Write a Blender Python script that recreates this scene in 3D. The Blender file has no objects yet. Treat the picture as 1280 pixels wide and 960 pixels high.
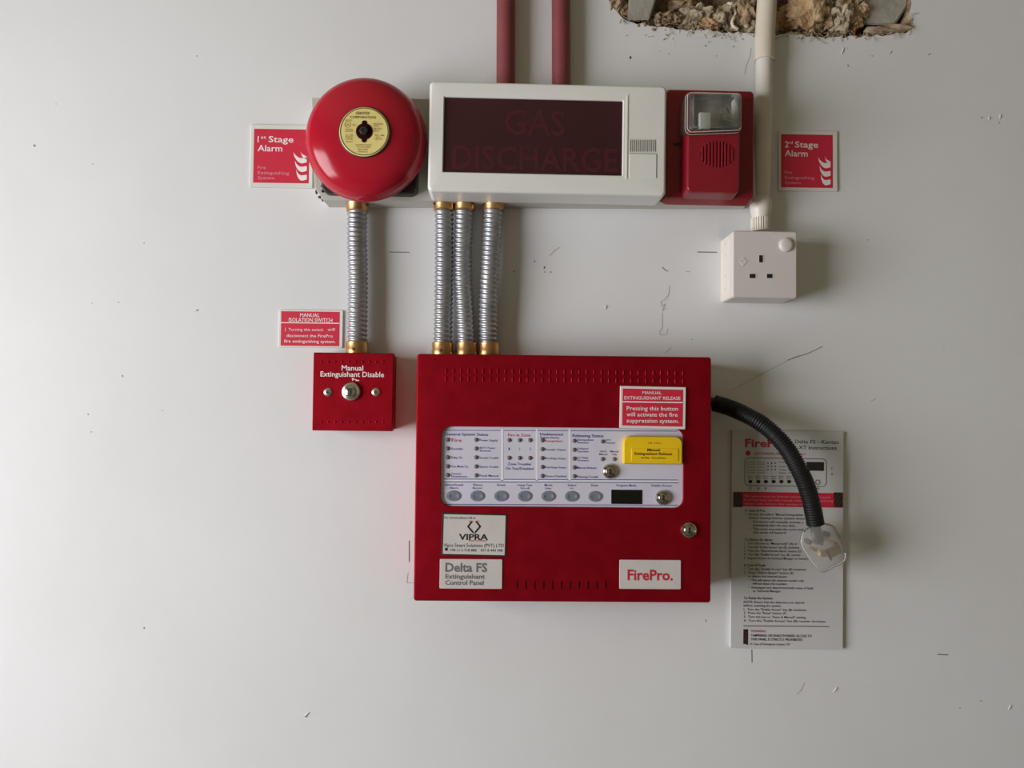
import bpy, bmesh, math, random
from mathutils import Vector, Matrix, noise

random.seed(7)
C = bpy.context.scene
COL = C.collection

# ------------------------------------------------------------------ camera
FPX = 967.0
CAMPOS = Vector((0.0, -0.967, 1.45))
PITCH, YAW, ROLL = math.radians(1.8), math.radians(0.9), math.radians(0.6)
_fwd = Vector((math.sin(YAW) * math.cos(PITCH), math.cos(YAW) * math.cos(PITCH), math.sin(PITCH))).normalized()
_right = _fwd.cross(Vector((0, 0, 1))).normalized()
_up = _right.cross(_fwd).normalized()
_r2 = _right * math.cos(ROLL) + _up * math.sin(ROLL)
_u2 = _up * math.cos(ROLL) - _right * math.sin(ROLL)
CAMROT = Matrix((_r2, _u2, -_fwd)).transposed()
cam_data = bpy.data.cameras.new('camera')
cam_data.sensor_width = 36.0
cam_data.lens = FPX / 1280.0 * 36.0
cam_data.clip_start = 0.02
cam = bpy.data.objects.new('camera', cam_data)
COL.objects.link(cam)
cam.matrix_world = Matrix.Translation(CAMPOS) @ CAMROT.to_4x4()
C.camera = cam

# ------------------------------------------------------------------ world, daylight, exposure
world = bpy.data.worlds.new('world')
C.world = world
world.use_nodes = True
bg = world.node_tree.nodes['Background']
bg.inputs[0].default_value = (0.80, 0.87, 1.0, 1)
bg.inputs[1].default_value = 1.0

def area(name, loc, rot, sx, sy, power, col):
    l = bpy.data.lights.new(name, 'AREA')
    l.shape = 'RECTANGLE'; l.size = sx; l.size_y = sy
    l.energy = power; l.color = col
    o = bpy.data.objects.new(name, l); COL.objects.link(o)
    o.location = loc; o.rotation_euler = rot
    return o

WIN_Y0, WIN_Y1, WIN_Z0, WIN_Z1 = -1.95, -0.50, 0.70, 1.85      # opening in the left wall
ROOM_L, ROOM_R, ROOM_F, ROOM_H = -1.78, 2.3, -3.4, 2.75
area('window_daylight', (ROOM_L - 0.05, (WIN_Y0 + WIN_Y1) / 2, (WIN_Z0 + WIN_Z1) / 2), (0, math.radians(-90), 0),
     WIN_Z1 - WIN_Z0, WIN_Y1 - WIN_Y0, 63.0, (0.99, 1.0, 1.02))
C.view_settings.view_transform = 'Standard'
C.view_settings.look = 'None'
C.view_settings.exposure = 0.0
C.view_settings.gamma = 1.0
C.view_settings.use_curve_mapping = False

# ------------------------------------------------------------------ materials
def lin(c):
    return tuple(((v / 255.0) / 12.92 if v / 255.0 <= 0.04045 else ((v / 255.0 + 0.055) / 1.055) ** 2.4) for v in c)

def mat(name, rgb, rough=0.5, metal=0.0, vary=None, bump=None, coat=0.0, spec=0.5, alpha=1.0):
    m = bpy.data.materials.new(name); m.use_nodes = True
    nt = m.node_tree; b = nt.nodes['Principled BSDF']
    c = lin(rgb)
    b.inputs['Base Color'].default_value = (*c, 1)
    b.inputs['Roughness'].default_value = rough
    b.inputs['Metallic'].default_value = metal
    b.inputs['Specular IOR Level'].default_value = spec
    b.inputs['Coat Weight'].default_value = coat
    b.inputs['Coat Roughness'].default_value = 0.12
    b.inputs['Alpha'].default_value = alpha
    tc = nt.nodes.new('ShaderNodeTexCoord')
    if vary:
        sc, rgb2, lo, hi = vary
        n = nt.nodes.new('ShaderNodeTexNoise'); n.inputs['Scale'].default_value = sc; n.inputs['Detail'].default_value = 6
        r = nt.nodes.new('ShaderNodeValToRGB')
        r.color_ramp.elements[0].position = lo; r.color_ramp.elements[1].position = hi
        r.color_ramp.elements[0].color = (*c, 1); r.color_ramp.elements[1].color = (*lin(rgb2), 1)
        nt.links.new(tc.outputs['Object'], n.inputs['Vector'])
        nt.links.new(n.outputs['Fac'], r.inputs['Fac'])
        nt.links.new(r.outputs['Color'], b.inputs['Base Color'])
    if bump:
        sc, st, dist = bump
        n = nt.nodes.new('ShaderNodeTexNoise'); n.inputs['Scale'].default_value = sc; n.inputs['Detail'].default_value = 4
        bp = nt.nodes.new('ShaderNodeBump'); bp.inputs['Strength'].default_value = st; bp.inputs['Distance'].default_value = dist
        nt.links.new(tc.outputs['Object'], n.inputs['Vector'])
        nt.links.new(n.outputs['Fac'], bp.inputs['Height'])
        nt.links.new(bp.outputs['Normal'], b.inputs['Normal'])
    return m

M = {}
M['wall'] = mat('wall_paint', (220, 219, 220), 0.62, vary=(3.0, (214, 212, 212), 0.35, 0.75), bump=(24, 0.12, 0.004), spec=0.3)
M['room'] = mat('room_paint', (160, 152, 126), 0.8)
M['floor'] = mat('floor_screed', (120, 114, 104), 0.7, vary=(5, (104, 98, 90), 0.3, 0.7))
M['red_panel'] = mat('red_powder_coat', (158, 15, 33), 0.54, 0.78, spec=0.2, vary=(60, (144, 9, 25), 0.3, 0.7), bump=(900, 0.05, 0.0004))
M['red_gloss'] = mat('red_gloss_enamel', (168, 28, 46), 0.16, spec=0.3, vary=(12, (174, 20, 40), 0.3, 0.7), bump=(30, 0.03, 0.003))
M['red_plastic'] = mat('red_plastic', (138, 24, 38), 0.3, vary=(40, (132, 23, 36), 0.3, 0.7))
M['red_sign'] = mat('red_sign_print', (206, 38, 66), 0.45, vary=(40, (200, 36, 62), 0.3, 0.7))
M['red_pipe'] = mat('red_oxide_pipe_paint', (130, 60, 63), 0.55, vary=(30, (116, 52, 54), 0.35, 0.7), bump=(80, 0.1, 0.001))
M['white_plastic'] = mat('white_plastic', (226, 223, 218), 0.38, vary=(8, (220, 217, 211), 0.3, 0.7))
M['socket'] = mat('white_socket_plastic', (213, 203, 201), 0.32, vary=(8, (208, 199, 196), 0.3, 0.7))
M['socket_box'] = mat('ivory_box_plastic', (222, 214, 204), 0.4, vary=(12, (212, 204, 192), 0.3, 0.7))
M['board'] = mat('trunking_plastic', (196, 192, 184), 0.5, vary=(9, (184, 180, 171), 0.3, 0.7))
M['pvc'] = mat('pvc_conduit', (216, 206, 190), 0.42, vary=(14, (202, 190, 172), 0.3, 0.7))
M['pvc_white'] = mat('pvc_conduit_white', (214, 208, 200), 0.42, vary=(14, (204, 197, 188), 0.3, 0.7))
M['sign_white'] = mat('sign_plate_white', (222, 220, 214), 0.4, vary=(10, (214, 212, 206), 0.3, 0.7))
M['print_white'] = mat('print_white', (236, 226, 226), 0.5)
M['print_dim'] = mat('print_pale_red', (222, 150, 160), 0.5)
M['print_black'] = mat('print_black', (32, 28, 30), 0.5)
M['print_blue'] = mat('print_navy', (52, 54, 128), 0.5)
M['print_red'] = mat('print_red', (186, 36, 58), 0.5)
M['print_grey'] = mat('print_grey', (104, 104, 106), 0.5)
M['print_brown'] = mat('print_brown', (86, 50, 24), 0.5)
M['print_olive'] = mat('print_olive', (110, 92, 44), 0.5)
M['plaque'] = mat('plaque_silver', (204, 196, 192), 0.42, vary=(30, (196, 188, 184), 0.3, 0.7))
M['membrane'] = mat('membrane_foil', (206, 202, 216), 0.4, vary=(20, (200, 196, 210), 0.3, 0.7))
M['membrane_line'] = mat('membrane_pale_line', (228, 224, 230), 0.4)
M['led'] = mat('led_smoked', (104, 90, 98), 0.5)
M['button'] = mat('button_grey', (124, 126, 140), 0.5, vary=(120, (110, 112, 126), 0.3, 0.7))
M['chrome'] = mat('chrome', (206, 200, 190), 0.16, 1.0, vary=(40, (190, 184, 174), 0.3, 0.7))
M['nickel'] = mat('nickel', (206, 198, 184), 0.32, 1.0)
M['dark'] = mat('dark_recess', (22, 18, 20), 0.6)
M['dark_red'] = mat('slot_dark_red', (40, 4, 9), 0.9, spec=0.1)
M['black_plastic'] = mat('black_plastic', (34, 32, 30), 0.45, vary=(30, (44, 40, 38), 0.4, 0.7))
M['black_tube'] = mat('black_polypropylene', (18, 17, 17), 0.5, vary=(40, (26, 24, 22), 0.4, 0.7))
M['screen'] = mat('smoked_red_screen', (60, 26, 32), 0.26, vary=(14, (54, 22, 28), 0.3, 0.7))
M['screen_text'] = mat('screen_unlit_letters', (70, 26, 33), 0.3)
M['lcd'] = mat('lcd_black', (10, 8, 10), 0.15)
M['fuse'] = mat('fuse_brass', (236, 208, 142), 0.4, 0.3)
M['galv'] = mat('galvanised_strip', (180, 180, 182), 0.42, 0.8, vary=(70, (158, 158, 162), 0.3, 0.7))
M['brass'] = mat('brass', (206, 170, 116), 0.36, 0.9, vary=(90, (186, 136, 92), 0.3, 0.7))
M['yellow'] = mat('yellow_flap_plastic', (236, 196, 20), 0.38, vary=(30, (228, 186, 24), 0.3, 0.7))
M['disc'] = mat('straw_label', (226, 208, 134), 0.45, vary=(50, (216, 196, 120), 0.3, 0.7))
M['mortar'] = mat('broken_mortar', (176, 150, 120), 0.9, vary=(60, (110, 88, 66), 0.35, 0.65), bump=(160, 0.8, 0.006))
M['ochre'] = mat('ochre_foam', (206, 178, 140), 0.9, vary=(60, (172, 124, 84), 0.4, 0.75), bump=(200, 0.7, 0.005))
M['stone'] = mat('pale_stone', (184, 170, 146), 0.9, vary=(60, (136, 118, 94), 0.35, 0.7), bump=(180, 0.7, 0.005))
M['concrete'] = mat('grey_concrete', (168, 162, 152), 0.85, vary=(30, (142, 136, 124), 0.35, 0.7), bump=(120, 0.5, 0.003))
M['crumb'] = mat('plaster_crumb', (186, 166, 140), 0.9, vary=(60, (128, 104, 76), 0.4, 0.65))
M['foam_white'] = mat('foam_white', (216, 204, 186), 0.8)
M['pencil'] = mat('pencil_graphite', (92, 86, 84), 0.7)
M['pencil_pale'] = mat('pencil_pale', (158, 150, 146), 0.7)
M['chip'] = mat('paint_chip_dark', (84, 76, 72), 0.8)
M['chip_pale'] = mat('paint_ridge', (212, 208, 204), 0.7)
M['cable'] = mat('grey_cable', (124, 122, 122), 0.5)
M['copper'] = mat('red_brown_screw', (116, 58, 56), 0.4, 0.6)
M['reflector'] = mat('reflector_metal', (200, 196, 190), 0.35, 0.6, vary=(60, (160, 158, 154), 0.4, 0.6))
M['pale_block'] = mat('pale_capacitor', (196, 200, 192), 0.45)
M['sheet'] = mat('printed_sheet_grey', (204, 202, 202), 0.32, vary=(8, (198, 196, 196), 0.3, 0.7))

def clear_mat(name, tint, haze, rough=0.05):
    m = bpy.data.materials.new(name); m.use_nodes = True
    nt = m.node_tree; nt.nodes.clear()
    out = nt.nodes.new('ShaderNodeOutputMaterial')
    tr = nt.nodes.new('ShaderNodeBsdfTransparent'); tr.inputs[0].default_value = (*tint, 1)
    p = nt.nodes.new('ShaderNodeBsdfPrincipled')
    p.inputs['Base Color'].default_value = (0.82, 0.8, 0.79, 1); p.inputs['Roughness'].default_value = 0.3
    gl = nt.nodes.new('ShaderNodeBsdfGlossy'); gl.inputs['Roughness'].default_value = rough
    fr = nt.nodes.new('ShaderNodeFresnel'); fr.inputs['IOR'].default_value = 1.5
    nz = nt.nodes.new('ShaderNodeTexNoise'); nz.inputs['Scale'].default_value = 60
    bp = nt.nodes.new('ShaderNodeBump'); bp.inputs['Strength'].default_value = 0.15; bp.inputs['Distance'].default_value = 0.002
    nt.links.new(nz.outputs['Fac'], bp.inputs['Height']); nt.links.new(bp.outputs['Normal'], gl.inputs['Normal'])
    a = nt.nodes.new('ShaderNodeMixShader'); a.inputs[0].default_value = haze
    b = nt.nodes.new('ShaderNodeMixShader')
    nt.links.new(tr.outputs[0], a.inputs[1]); nt.links.new(p.outputs[0], a.inputs[2])
    nt.links.new(fr.outputs[0], b.inputs[0]); nt.links.new(a.outputs[0], b.inputs[1]); nt.links.new(gl.outputs[0], b.inputs[2])
    nt.links.new(b.outputs[0], out.inputs[0])
    return m
M['clear_lens'] = clear_mat('clear_lens', (0.94, 0.93, 0.92), 0.05, 0.06)
M['clear_plug'] = clear_mat('clear_plug_plastic', (0.97, 0.96, 0.95), 0.2, 0.12)

# ------------------------------------------------------------------ placement
def W(px, py, d=0.0):
    """point on the plane d millimetres in front of the wall that the photograph shows at (px, py)"""
    v = CAMROT @ Vector(((px - 640.0) / FPX, (480.0 - py) / FPX, -1.0))
    t = (-d / 1000.0 - CAMPOS.y) / v.y
    return CAMPOS + v * t

class Frame:
    """an origin on the wall and a roll in the wall's plane; local axes x right, y into the wall, z up"""
    def __init__(s, px, py, d=0.0, roll=0.0):
        s.o = W(px, py, d); s.o.y = 0.0; s.roll = math.radians(roll)
        s.inv = Matrix.Rotation(-s.roll, 3, 'Y')
    def p(s, px, py, d=0.0):
        return s.inv @ (W(px, py, d) - s.o)
    def rect(s, x0, y0, x1, y1, d):
        a, b, c, e = s.p(x0, y0, d), s.p(x1, y0, d), s.p(x1, y1, d), s.p(x0, y1, d)
        cx = (a.x + b.x + c.x + e.x) / 4; cz = (a.z + b.z + c.z + e.z) / 4
        w = (b.x - a.x + c.x - e.x) / 2; h = (a.z - e.z + b.z - c.z) / 2
        return cx, cz, w, h
    def k(s, d): return (967.0 - d) / 967.0 / 1000.0

def tag(o, label=None, cat=None, group=None, kind=None):
    if label: o['label'] = label
    if cat: o['category'] = cat
    if group: o['group'] = group
    if kind: o['kind'] = kind
    return o

def thing(name, label, cat, fr, group=None):
    o = bpy.data.objects.new(name, None); COL.objects.link(o)
    o.empty_display_size = 0.02
    o.location = fr.o; o.rotation_euler = (0, fr.roll, 0)
    return tag(o, label, cat, group)

class MB:
    def __init__(s, wn=False): s.bm = bmesh.new(); s.wn = wn
    def loft(s, loops, cap0=True, cap1=True, close=True):
        bm = s.bm
        rings = [[bm.verts.new(v) for v in lp] for lp in loops]
        n = len(rings[0])
        for a, b in zip(rings, rings[1:]):
            for i in range(n if close else n - 1):
                j = (i + 1) % n
                try: bm.faces.new((a[i], a[j], b[j], b[i]))
                except ValueError: pass
        if cap0: bm.faces.new(rings[0])
        if cap1: bm.faces.new(rings[-1])
        return s
    def box(s, cx, cz, w, h, d0, d1):
        pts = [(-w/2, -h/2), (w/2, -h/2), (w/2, h/2), (-w/2, h/2)]
        return s.loft([[(cx + x, -d / 1000, cz + z) for x, z in pts] for d in (d0, d1)])
    def rr(s, cx, cz, w, h, r, stations, n=5, cap0=True, cap1=True):
        """rounded rectangle facing the room; stations = (depth mm, inset mm)"""
        s.wn = True
        return s.loft([rr_loop(cx, cz, w, h, r, d, i, n) for d, i in stations], cap0, cap1)
    def poly(s, pts, stations):
        s.wn = True
        c = sum((Vector(p) for p in pts), Vector((0, 0))) / len(pts)
        loops = []
        for d, i in stations:
            lp = []
            for p in pts:
                v = Vector(p) - c; L = v.length
                v = c + v * max(0.0, (L - i / 1000) / L)
                lp.append((v.x, -d / 1000, v.y))
            loops.append(lp)
        return s.loft(loops)
    def lathe(s, cx, cz, prof, seg=32, sx=1.0, sz=1.0, caps=True):
        """turned about the axis that points into the room; prof = (radius mm, depth mm)"""
        loops = []
        for r, d in prof:
            r = max(r, 0.001) / 1000
            loops.append([(cx + sx * r * math.cos(2 * math.pi * i / seg), -d / 1000, cz + sz * r * math.sin(2 * math.pi * i / seg)) for i in range(seg)])
        return s.loft(loops, caps, caps)
    def tube(s, pts, rad, seg=16, helix=None, cap=True):
        """rad: number, list or f(arc length, angle)"""
        pts = [Vector(p) for p in pts]; loops = []
        L = 0.0; nrm = None
        for i, p in enumerate(pts):
            t = (pts[min(i + 1, len(pts) - 1)] - pts[max(i - 1, 0)]).normalized()
            if nrm is None:
                nrm = t.orthogonal().normalized()
            nrm = (nrm - t * nrm.dot(t)).normalized(); bn = t.cross(nrm)
            if i: L += (p - pts[i - 1]).length
            lp = []
            for k in range(seg):
                a = 2 * math.pi * k / seg
                r = rad(L, a) if callable(rad) else (rad[i] if isinstance(rad, (list, tuple)) else rad)
                lp.append(p + (nrm * math.cos(a) + bn * math.sin(a)) * r)
            loops.append(lp)
        return s.loft(loops, cap, cap)
    def ribbon(s, pts, w):
        """flat stroke lying in the wall plane"""
        pts = [Vector(p) for p in pts]
        for a, b in zip(pts, pts[1:]):
            t = (b - a); t.y = 0
            if t.length < 1e-7: continue
            t.normalize(); n = Vector((-t.z, 0, t.x)) * (w / 2)
            e = t * (w * 0.3)
            s.bm.faces.new([s.bm.verts.new(v) for v in (a - n - e, b - n + e, b + n + e, a + n - e)])
        return s
    def blob(s, c, sx, sy, sz, amt=0.25, freq=60, sub=3, seed=0.0):
        r = bmesh.ops.create_icosphere(s.bm, subdivisions=sub, radius=1.0)
        for v in r['verts']:
            q = v.co.copy()
            f = 1 + amt * noise.fractal(q * freq + Vector((seed, seed * 2, 0)), 0.8, 2.0, 4)
            v.co = Vector(c) + Vector((q.x * sx, q.y * sy, q.z * sz)) * f
        return s
    def text(s, body, fr, d, x0, yc, cap, x1=None, bold=0.0, align='L'):
        """flat print: cap height `cap` px, running from x0 to x1 px (or natural width), centred on row yc"""
        vs, fs, wid = glyphs(body, bold)
        k = fr.k(d)
        base = fr.p(x0, yc + cap / 2, d)
        sc = cap * k / CAPH
        sx = (fr.p(x1, yc, d).x - fr.p(x0, yc, d).x) / wid if x1 is not None else sc
        off = {'L': 0.0, 'C': -wid * sx / 2, 'R': -wid * sx}[align]
        nv = [s.bm.verts.new((base.x + off + x * sx, -d / 1000, base.z + y * sc)) for x, y in vs]
        for f in fs:
            try: s.bm.faces.new([nv[i] for i in f])
            except ValueError: pass
        return s
    def obj(s, name, m, parent=None, smooth=35, recalc=True, label=None, kind=None, flat=False):
        if flat:
            for f in s.bm.faces:
                f.normal_update()
                if f.normal.y > 0: f.normal_flip()
        elif recalc:
            bmesh.ops.recalc_face_normals(s.bm, faces=s.bm.faces)
        me = bpy.data.meshes.new(name); s.bm.to_mesh(me); s.bm.free()
        if smooth and not flat:
            for p in me.polygons: p.use_smooth = True
            me.set_sharp_from_angle(angle=math.radians(smooth))
        me.materials.append(m)
        o = bpy.data.objects.new(name, me); COL.objects.link(o)
        if s.wn and not flat:
            wm = o.modifiers.new('weighted', 'WEIGHTED_NORMAL'); wm.keep_sharp = True; wm.weight = 100
        if parent: o.parent = parent
        if label: o['label'] = label
        if kind: o['kind'] = kind
        return o

def rr_loop(cx, cz, w, h, r, d, inset=0.0, n=5):
    w = w - 2 * inset / 1000; h = h - 2 * inset / 1000
    rs = r if isinstance(r, tuple) else (r, r, r, r)           # top right, top left, bottom left, bottom right
    out = []
    for (sx, sz, a0), r in zip(((1, 1, 0), (-1, 1, 90), (-1, -1, 180), (1, -1, 270)), rs):
        r = max(min(r - inset / 1000, w / 2 - 1e-5, h / 2 - 1e-5), 2e-5)
        for i in range(n + 1):
            a = math.radians(a0 + 90.0 * i / n)
            out.append((cx + sx * (w / 2 - r) + r * math.cos(a), -d / 1000, cz + sz * (h / 2 - r) + r * math.sin(a)))
    return out

_cache = {}
def glyphs(body, bold):
    key = (body, bold)
    if key not in _cache:
        cu = bpy.data.curves.new('text', 'FONT'); cu.body = body; cu.size = 1.0
        cu.offset = bold * 0.5; cu.resolution_u = 2; cu.fill_mode = 'FRONT'
        ob = bpy.data.objects.new('text', cu)
        me = bpy.data.meshes.new_from_object(ob)
        vs = [(v.co.x, v.co.y) for v in me.vertices]; fs = [tuple(p.vertices) for p in me.polygons]
        x0 = min(v[0] for v in vs); x1 = max(v[0] for v in vs)
        _cache[key] = ([(x - x0, y) for x, y in vs], fs, x1 - x0)
        bpy.data.objects.remove(ob); bpy.data.curves.remove(cu); bpy.data.meshes.remove(me)
    return _cache[key]
CAPH = 1.0
CAPH = max(v[1] for v in glyphs('H', 0.0)[0])

def spline(pts, n):
    """Catmull-Rom through pts"""
    P = [Vector(p) for p in pts]; P = [2 * P[0] - P[1]] + P + [2 * P[-1] - P[-2]]
    out = []; segs = len(P) - 3
    for i in range(n + 1):
        u = segs * i / n; k = min(int(u), segs - 1); t = u - k
        a, b, c, d = P[k:k + 4]
        out.append(0.5 * ((2 * b) + (c - a) * t + (2 * a - 5 * b + 4 * c - d) * t * t + (3 * b - a - 3 * c + d) * t ** 3))
    return out

# ------------------------------------------------------------------ the room
def slab(name, verts, faces, m, parent=None):
    me = bpy.data.meshes.new(name); me.from_pydata(verts, [], faces); me.materials.append(m)
    o = bpy.data.objects.new(name, me); COL.objects.link(o); o['kind'] = 'structure'
    if parent: o.parent = parent
    return o

def cuboid(name, x0, x1, y0, y1, z0, z1, m):
    v = [(x, y, z) for x in (x0, x1) for y in (y0, y1) for z in (z0, z1)]
    f = [(0, 1, 3, 2), (4, 6, 7, 5), (0, 4, 5, 1), (2, 3, 7, 6), (0, 2, 6, 4), (1, 5, 7, 3)]
    return slab(name, v, f, m)

cuboid('floor', ROOM_L, ROOM_R, ROOM_F, 0.0, -0.1, 0.0, M['floor'])
cuboid('ceiling', ROOM_L, ROOM_R, ROOM_F, 0.0, ROOM_H, ROOM_H + 0.1, M['room'])
cuboid('wall_right', ROOM_R, ROOM_R + 0.1, ROOM_F, 0.0, 0.0, ROOM_H, M['room'])
cuboid('wall_front', ROOM_L, ROOM_R, ROOM_F - 0.1, ROOM_F, 0.0, ROOM_H, M['room'])
# left wall with the window opening
mb = MB()
oy = [ROOM_F, WIN_Y0, WIN_Y1, 0.0]; oz = [0.0, WIN_Z0, WIN_Z1, ROOM_H]
for i in range(3):
    for j in range(3):
        if i == 1 and j == 1: continue
        vs = [mb.bm.verts.new((ROOM_L, y, z)) for y, z in ((oy[i], oz[j]), (oy[i + 1], oz[j]), (oy[i + 1], oz[j + 1]), (oy[i], oz[j + 1]))]
        mb.bm.faces.new(vs)
wl = mb.obj('wall_left', M['room'], smooth=0, recalc=False); wl['kind'] = 'structure'
mb = MB()
def frame_bar(y0, y1, z0, z1):
    v = [mb.bm.verts.new((x, y, z)) for x in (ROOM_L - 0.03, ROOM_L + 0.015) for y in (y0, y1) for z in (z0, z1)]
    for f in ((0, 1, 3, 2), (4, 6, 7, 5), (0, 4, 5, 1), (2, 3, 7, 6), (0, 2, 6, 4), (1, 5, 7, 3)):
        mb.bm.faces.new([v[i] for i in f])
frame_bar(WIN_Y0 - 0.04, WIN_Y0, WIN_Z0 - 0.04, WIN_Z1 + 0.04); frame_bar(WIN_Y1, WIN_Y1 + 0.04, WIN_Z0 - 0.04, WIN_Z1 + 0.04)
frame_bar(WIN_Y0, WIN_Y1, WIN_Z0 - 0.04, WIN_Z0); frame_bar(WIN_Y0, WIN_Y1, WIN_Z1, WIN_Z1 + 0.04)
wf = mb.obj('window_1', M['white_plastic'], smooth=0); wf['kind'] = 'structure'

# the photographed wall, with the broken opening at the top
hole_px = [(752, -72), (756, -34), (758, -8), (763, 4), (772, 16), (781, 25), (796, 29), (812, 32), (830, 34), (850, 36), (868, 38), (886, 37),
           (903, 40), (921, 41), (945, 42), (966, 44), (986, 42), (1004, 44), (1020, 47), (1046, 47), (1070, 46), (1086, 45), (1112, 43),
           (1133, 41), (1139, 34), (1137, 12), (1142, -10), (1147, -42), (1142, -72)]
jag = []
for a, b in zip(hole_px, hole_px[1:] + hole_px[:1]):
    n = max(1, int(math.hypot(b[0] - a[0], b[1] - a[1]) / 4.5))
    for i in range(n):
        t = i / n
        jag.append((a[0] + (b[0] - a[0]) * t + random.uniform(-1.4, 1.4), a[1] + (b[1] - a[1]) * t + random.uniform(-1.8, 1.6)))
bm = bmesh.new()
outer = [bm.verts.new(v) for v in ((ROOM_L, 0, 0), (ROOM_R, 0, 0), (ROOM_R, 0, ROOM_H), (ROOM_L, 0, ROOM_H))]
ring = [bm.verts.new(W(x, y, 0)) for x, y in jag]
edges = [bm.edges.new((outer[i], outer[(i + 1) % 4])) for i in range(4)] + [bm.edges.new((ring[i], ring[(i + 1) % len(ring)])) for i in range(len(ring))]
bmesh.ops.triangle_fill(bm, use_beauty=True, use_dissolve=False, edges=edges)
for f in bm.faces:
    f.normal_update()
    if f.normal.y > 0: f.normal_flip()
prev = ring
for step in range(1, 6):
    cur = []
    for i, v in enumerate(ring):
        q = v.co + Vector((0, 0.007 * step, 0))
        nz = noise.noise_vector(q * 55) * 0.006 * min(step, 2)
        cur.append(bm.verts.new(q + Vector((nz.x, nz.y * 0.3, nz.z))))
    for i in range(len(ring)):
        j = (i + 1) % len(ring)
        f = bm.faces.new((prev[i], prev[j], cur[j], cur[i])); f.material_index = 1
    prev = cur
me = bpy.data.meshes.new('wall_back'); bm.to_mesh(me); bm.free()
me.materials.append(M['wall']); me.materials.append(M['mortar'])
wall = bpy.data.objects.new('wall_back', me); COL.objects.link(wall); wall['kind'] = 'structure'

# rough masonry at the back of the opening
mb = MB()
nx, nz_ = 70, 22
grid = []
for j in range(nz_ + 1):
    row = []
    for i in range(nx + 1):
        p = W(735 + 430 * i / nx, -85 + 150 * j / nz_, 0); q = Vector((p.x, 0.03, p.z))
        q.y += 0.016 * noise.fractal(q * 38, 0.8, 2.0, 5)
        row.append(mb.bm.verts.new(q))
    grid.append(row)
for j in range(nz_):
    for i in range(nx):
        mb.bm.faces.new((grid[j][i], grid[j][i + 1], grid[j + 1][i + 1], grid[j + 1][i]))
mb.obj('cavity_masonry', M['mortar'], wall, smooth=60, recalc=False, label='rough brown broken masonry inside the opening')

def stone(px, py, d, rx, rz, ry, m, seed, label=None, amt=0.45):
    MB_ = MB(); c = W(px, py, d * 0.5)
    MB_.blob(c, rx / 1000, ry / 1000, rz / 1000, amt, 2.3, 4, seed)
    return MB_.obj('stone', M[m], wall, smooth=50, label=label)
stone(872, 22, -26, 24, 13, 18, 'stone', 1.1)
stone(902, 24, -22, 14, 13, 16, 'stone', 4.7)
stone(852, 8, -42, 20, 12, 16, 'mortar', 9.3)
stone(932, 20, -22, 17, 20, 18, 'mortar', 2.9)
stone(1004, 20, -16, 32, 21, 18, 'ochre', 6.2, 'ochre coloured lump right of the conduit', 0.38)
stone(1036, 27, -22, 12, 15, 14, 'mortar', 8.8)
stone(1052, 24, -14, 15, 19, 16, 'stone', 3.3)
stone(1060, -4, -20, 16, 18, 16, 'mortar', 5.9)
stone(772, 2, -14, 11, 19, 14, 'mortar', 7.4)
stone(1000, -28, -20, 40, 22, 18, 'mortar', 12.2)
stone(900, -30, -30, 44, 18, 18, 'mortar', 13.2)
stone(824, 27, -22, 16, 9, 14, 'mortar', 15.2)
stone(842, 24, -14, 10, 7, 9, 'mortar', 30.0)
stone(862, 30, -19, 12, 10, 9, 'stone', 32.7)
stone(888, 30, -15, 14, 8, 9, 'ochre', 35.4)
stone(918, 28, -20, 11, 11, 9, 'mortar', 38.1)
stone(938, 34, -16, 13, 9, 9, 'stone', 40.8)
stone(980, 32, -21, 10, 7, 9, 'ochre', 43.5)
stone(1018, 36, -17, 12, 10, 9, 'mortar', 46.2)
stone(1046, 38, -22, 14, 8, 9, 'stone', 48.9)
stone(1066, 28, -18, 11, 11, 9, 'ochre', 51.6)
stone(780, 14, -14, 13, 9, 9, 'mortar', 54.3)
stone(766, 10, -19, 10, 7, 9, 'stone', 57.0)
stone(1072, 14, -15, 12, 10, 9, 'ochre', 59.7)
stone(985, 8, -20, 14, 8, 9, 'mortar', 62.4)
stone(1030, 8, -16, 11, 11, 9, 'stone', 65.1)
# broken block on the left, grey slab on the right
def prism(name, front, back, m, label):
    mb = MB(); mb.loft([back, front]); 
    bmesh.ops.bevel(mb.bm, geom=mb.bm.edges[:], offset=0.0016, segments=2, affect='EDGES')
    return mb.obj(name, M[m], wall, smooth=30, label=label)
prism('concrete_block', [W(*p) for p in ((788, -30, 4), (829, -30, 4), (812, 25, 7), (784, 25, 7))],
      [W(*p) for p in ((788, -30, -52), (829, -30, -52), (815, 27, -40), (786, 27, -40))], 'concrete', 'grey wedge of concrete at the left end of the opening')
prism('concrete_slab', [W(*p) for p in ((1078, -40, -6), (1140, -40, -6), (1134, 8, -6), (1118, 31, -8), (1078, 31, -10))],
      [W(*p) for p in ((1072, -40, -60), (1146, -40, -60), (1140, 6, -60), (1122, 34, -60), (1070, 34, -60))], 'concrete', 'grey slab at the right end of the opening')
mb = MB(); mb.blob(W(1112, 40, -10), 0.031, 0.016, 0.0065, 0.35, 2.2, 3, 21.0)
mb.obj('plaster_ledge', M['crumb'], wall, smooth=50, label='tan broken plaster ledge under the grey slab')
mb = MB(); pts = spline([W(*p) for p in ((926, -14, -8), (924, 2, -4), (917, 8, -2), (919, 18, -1), (915, 27, 0), (917, 33, 1), (922, 37, 0))], 40)
mb.tube(pts, lambda L, a: 0.0021 + 0.0009 * noise.noise(Vector((L * 260, math.cos(a), math.sin(a)))), 8)
mb.blob(W(913, 6, -3), 0.005, 0.004, 0.0035, 0.3, 2, 2, 3.0)
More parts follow.
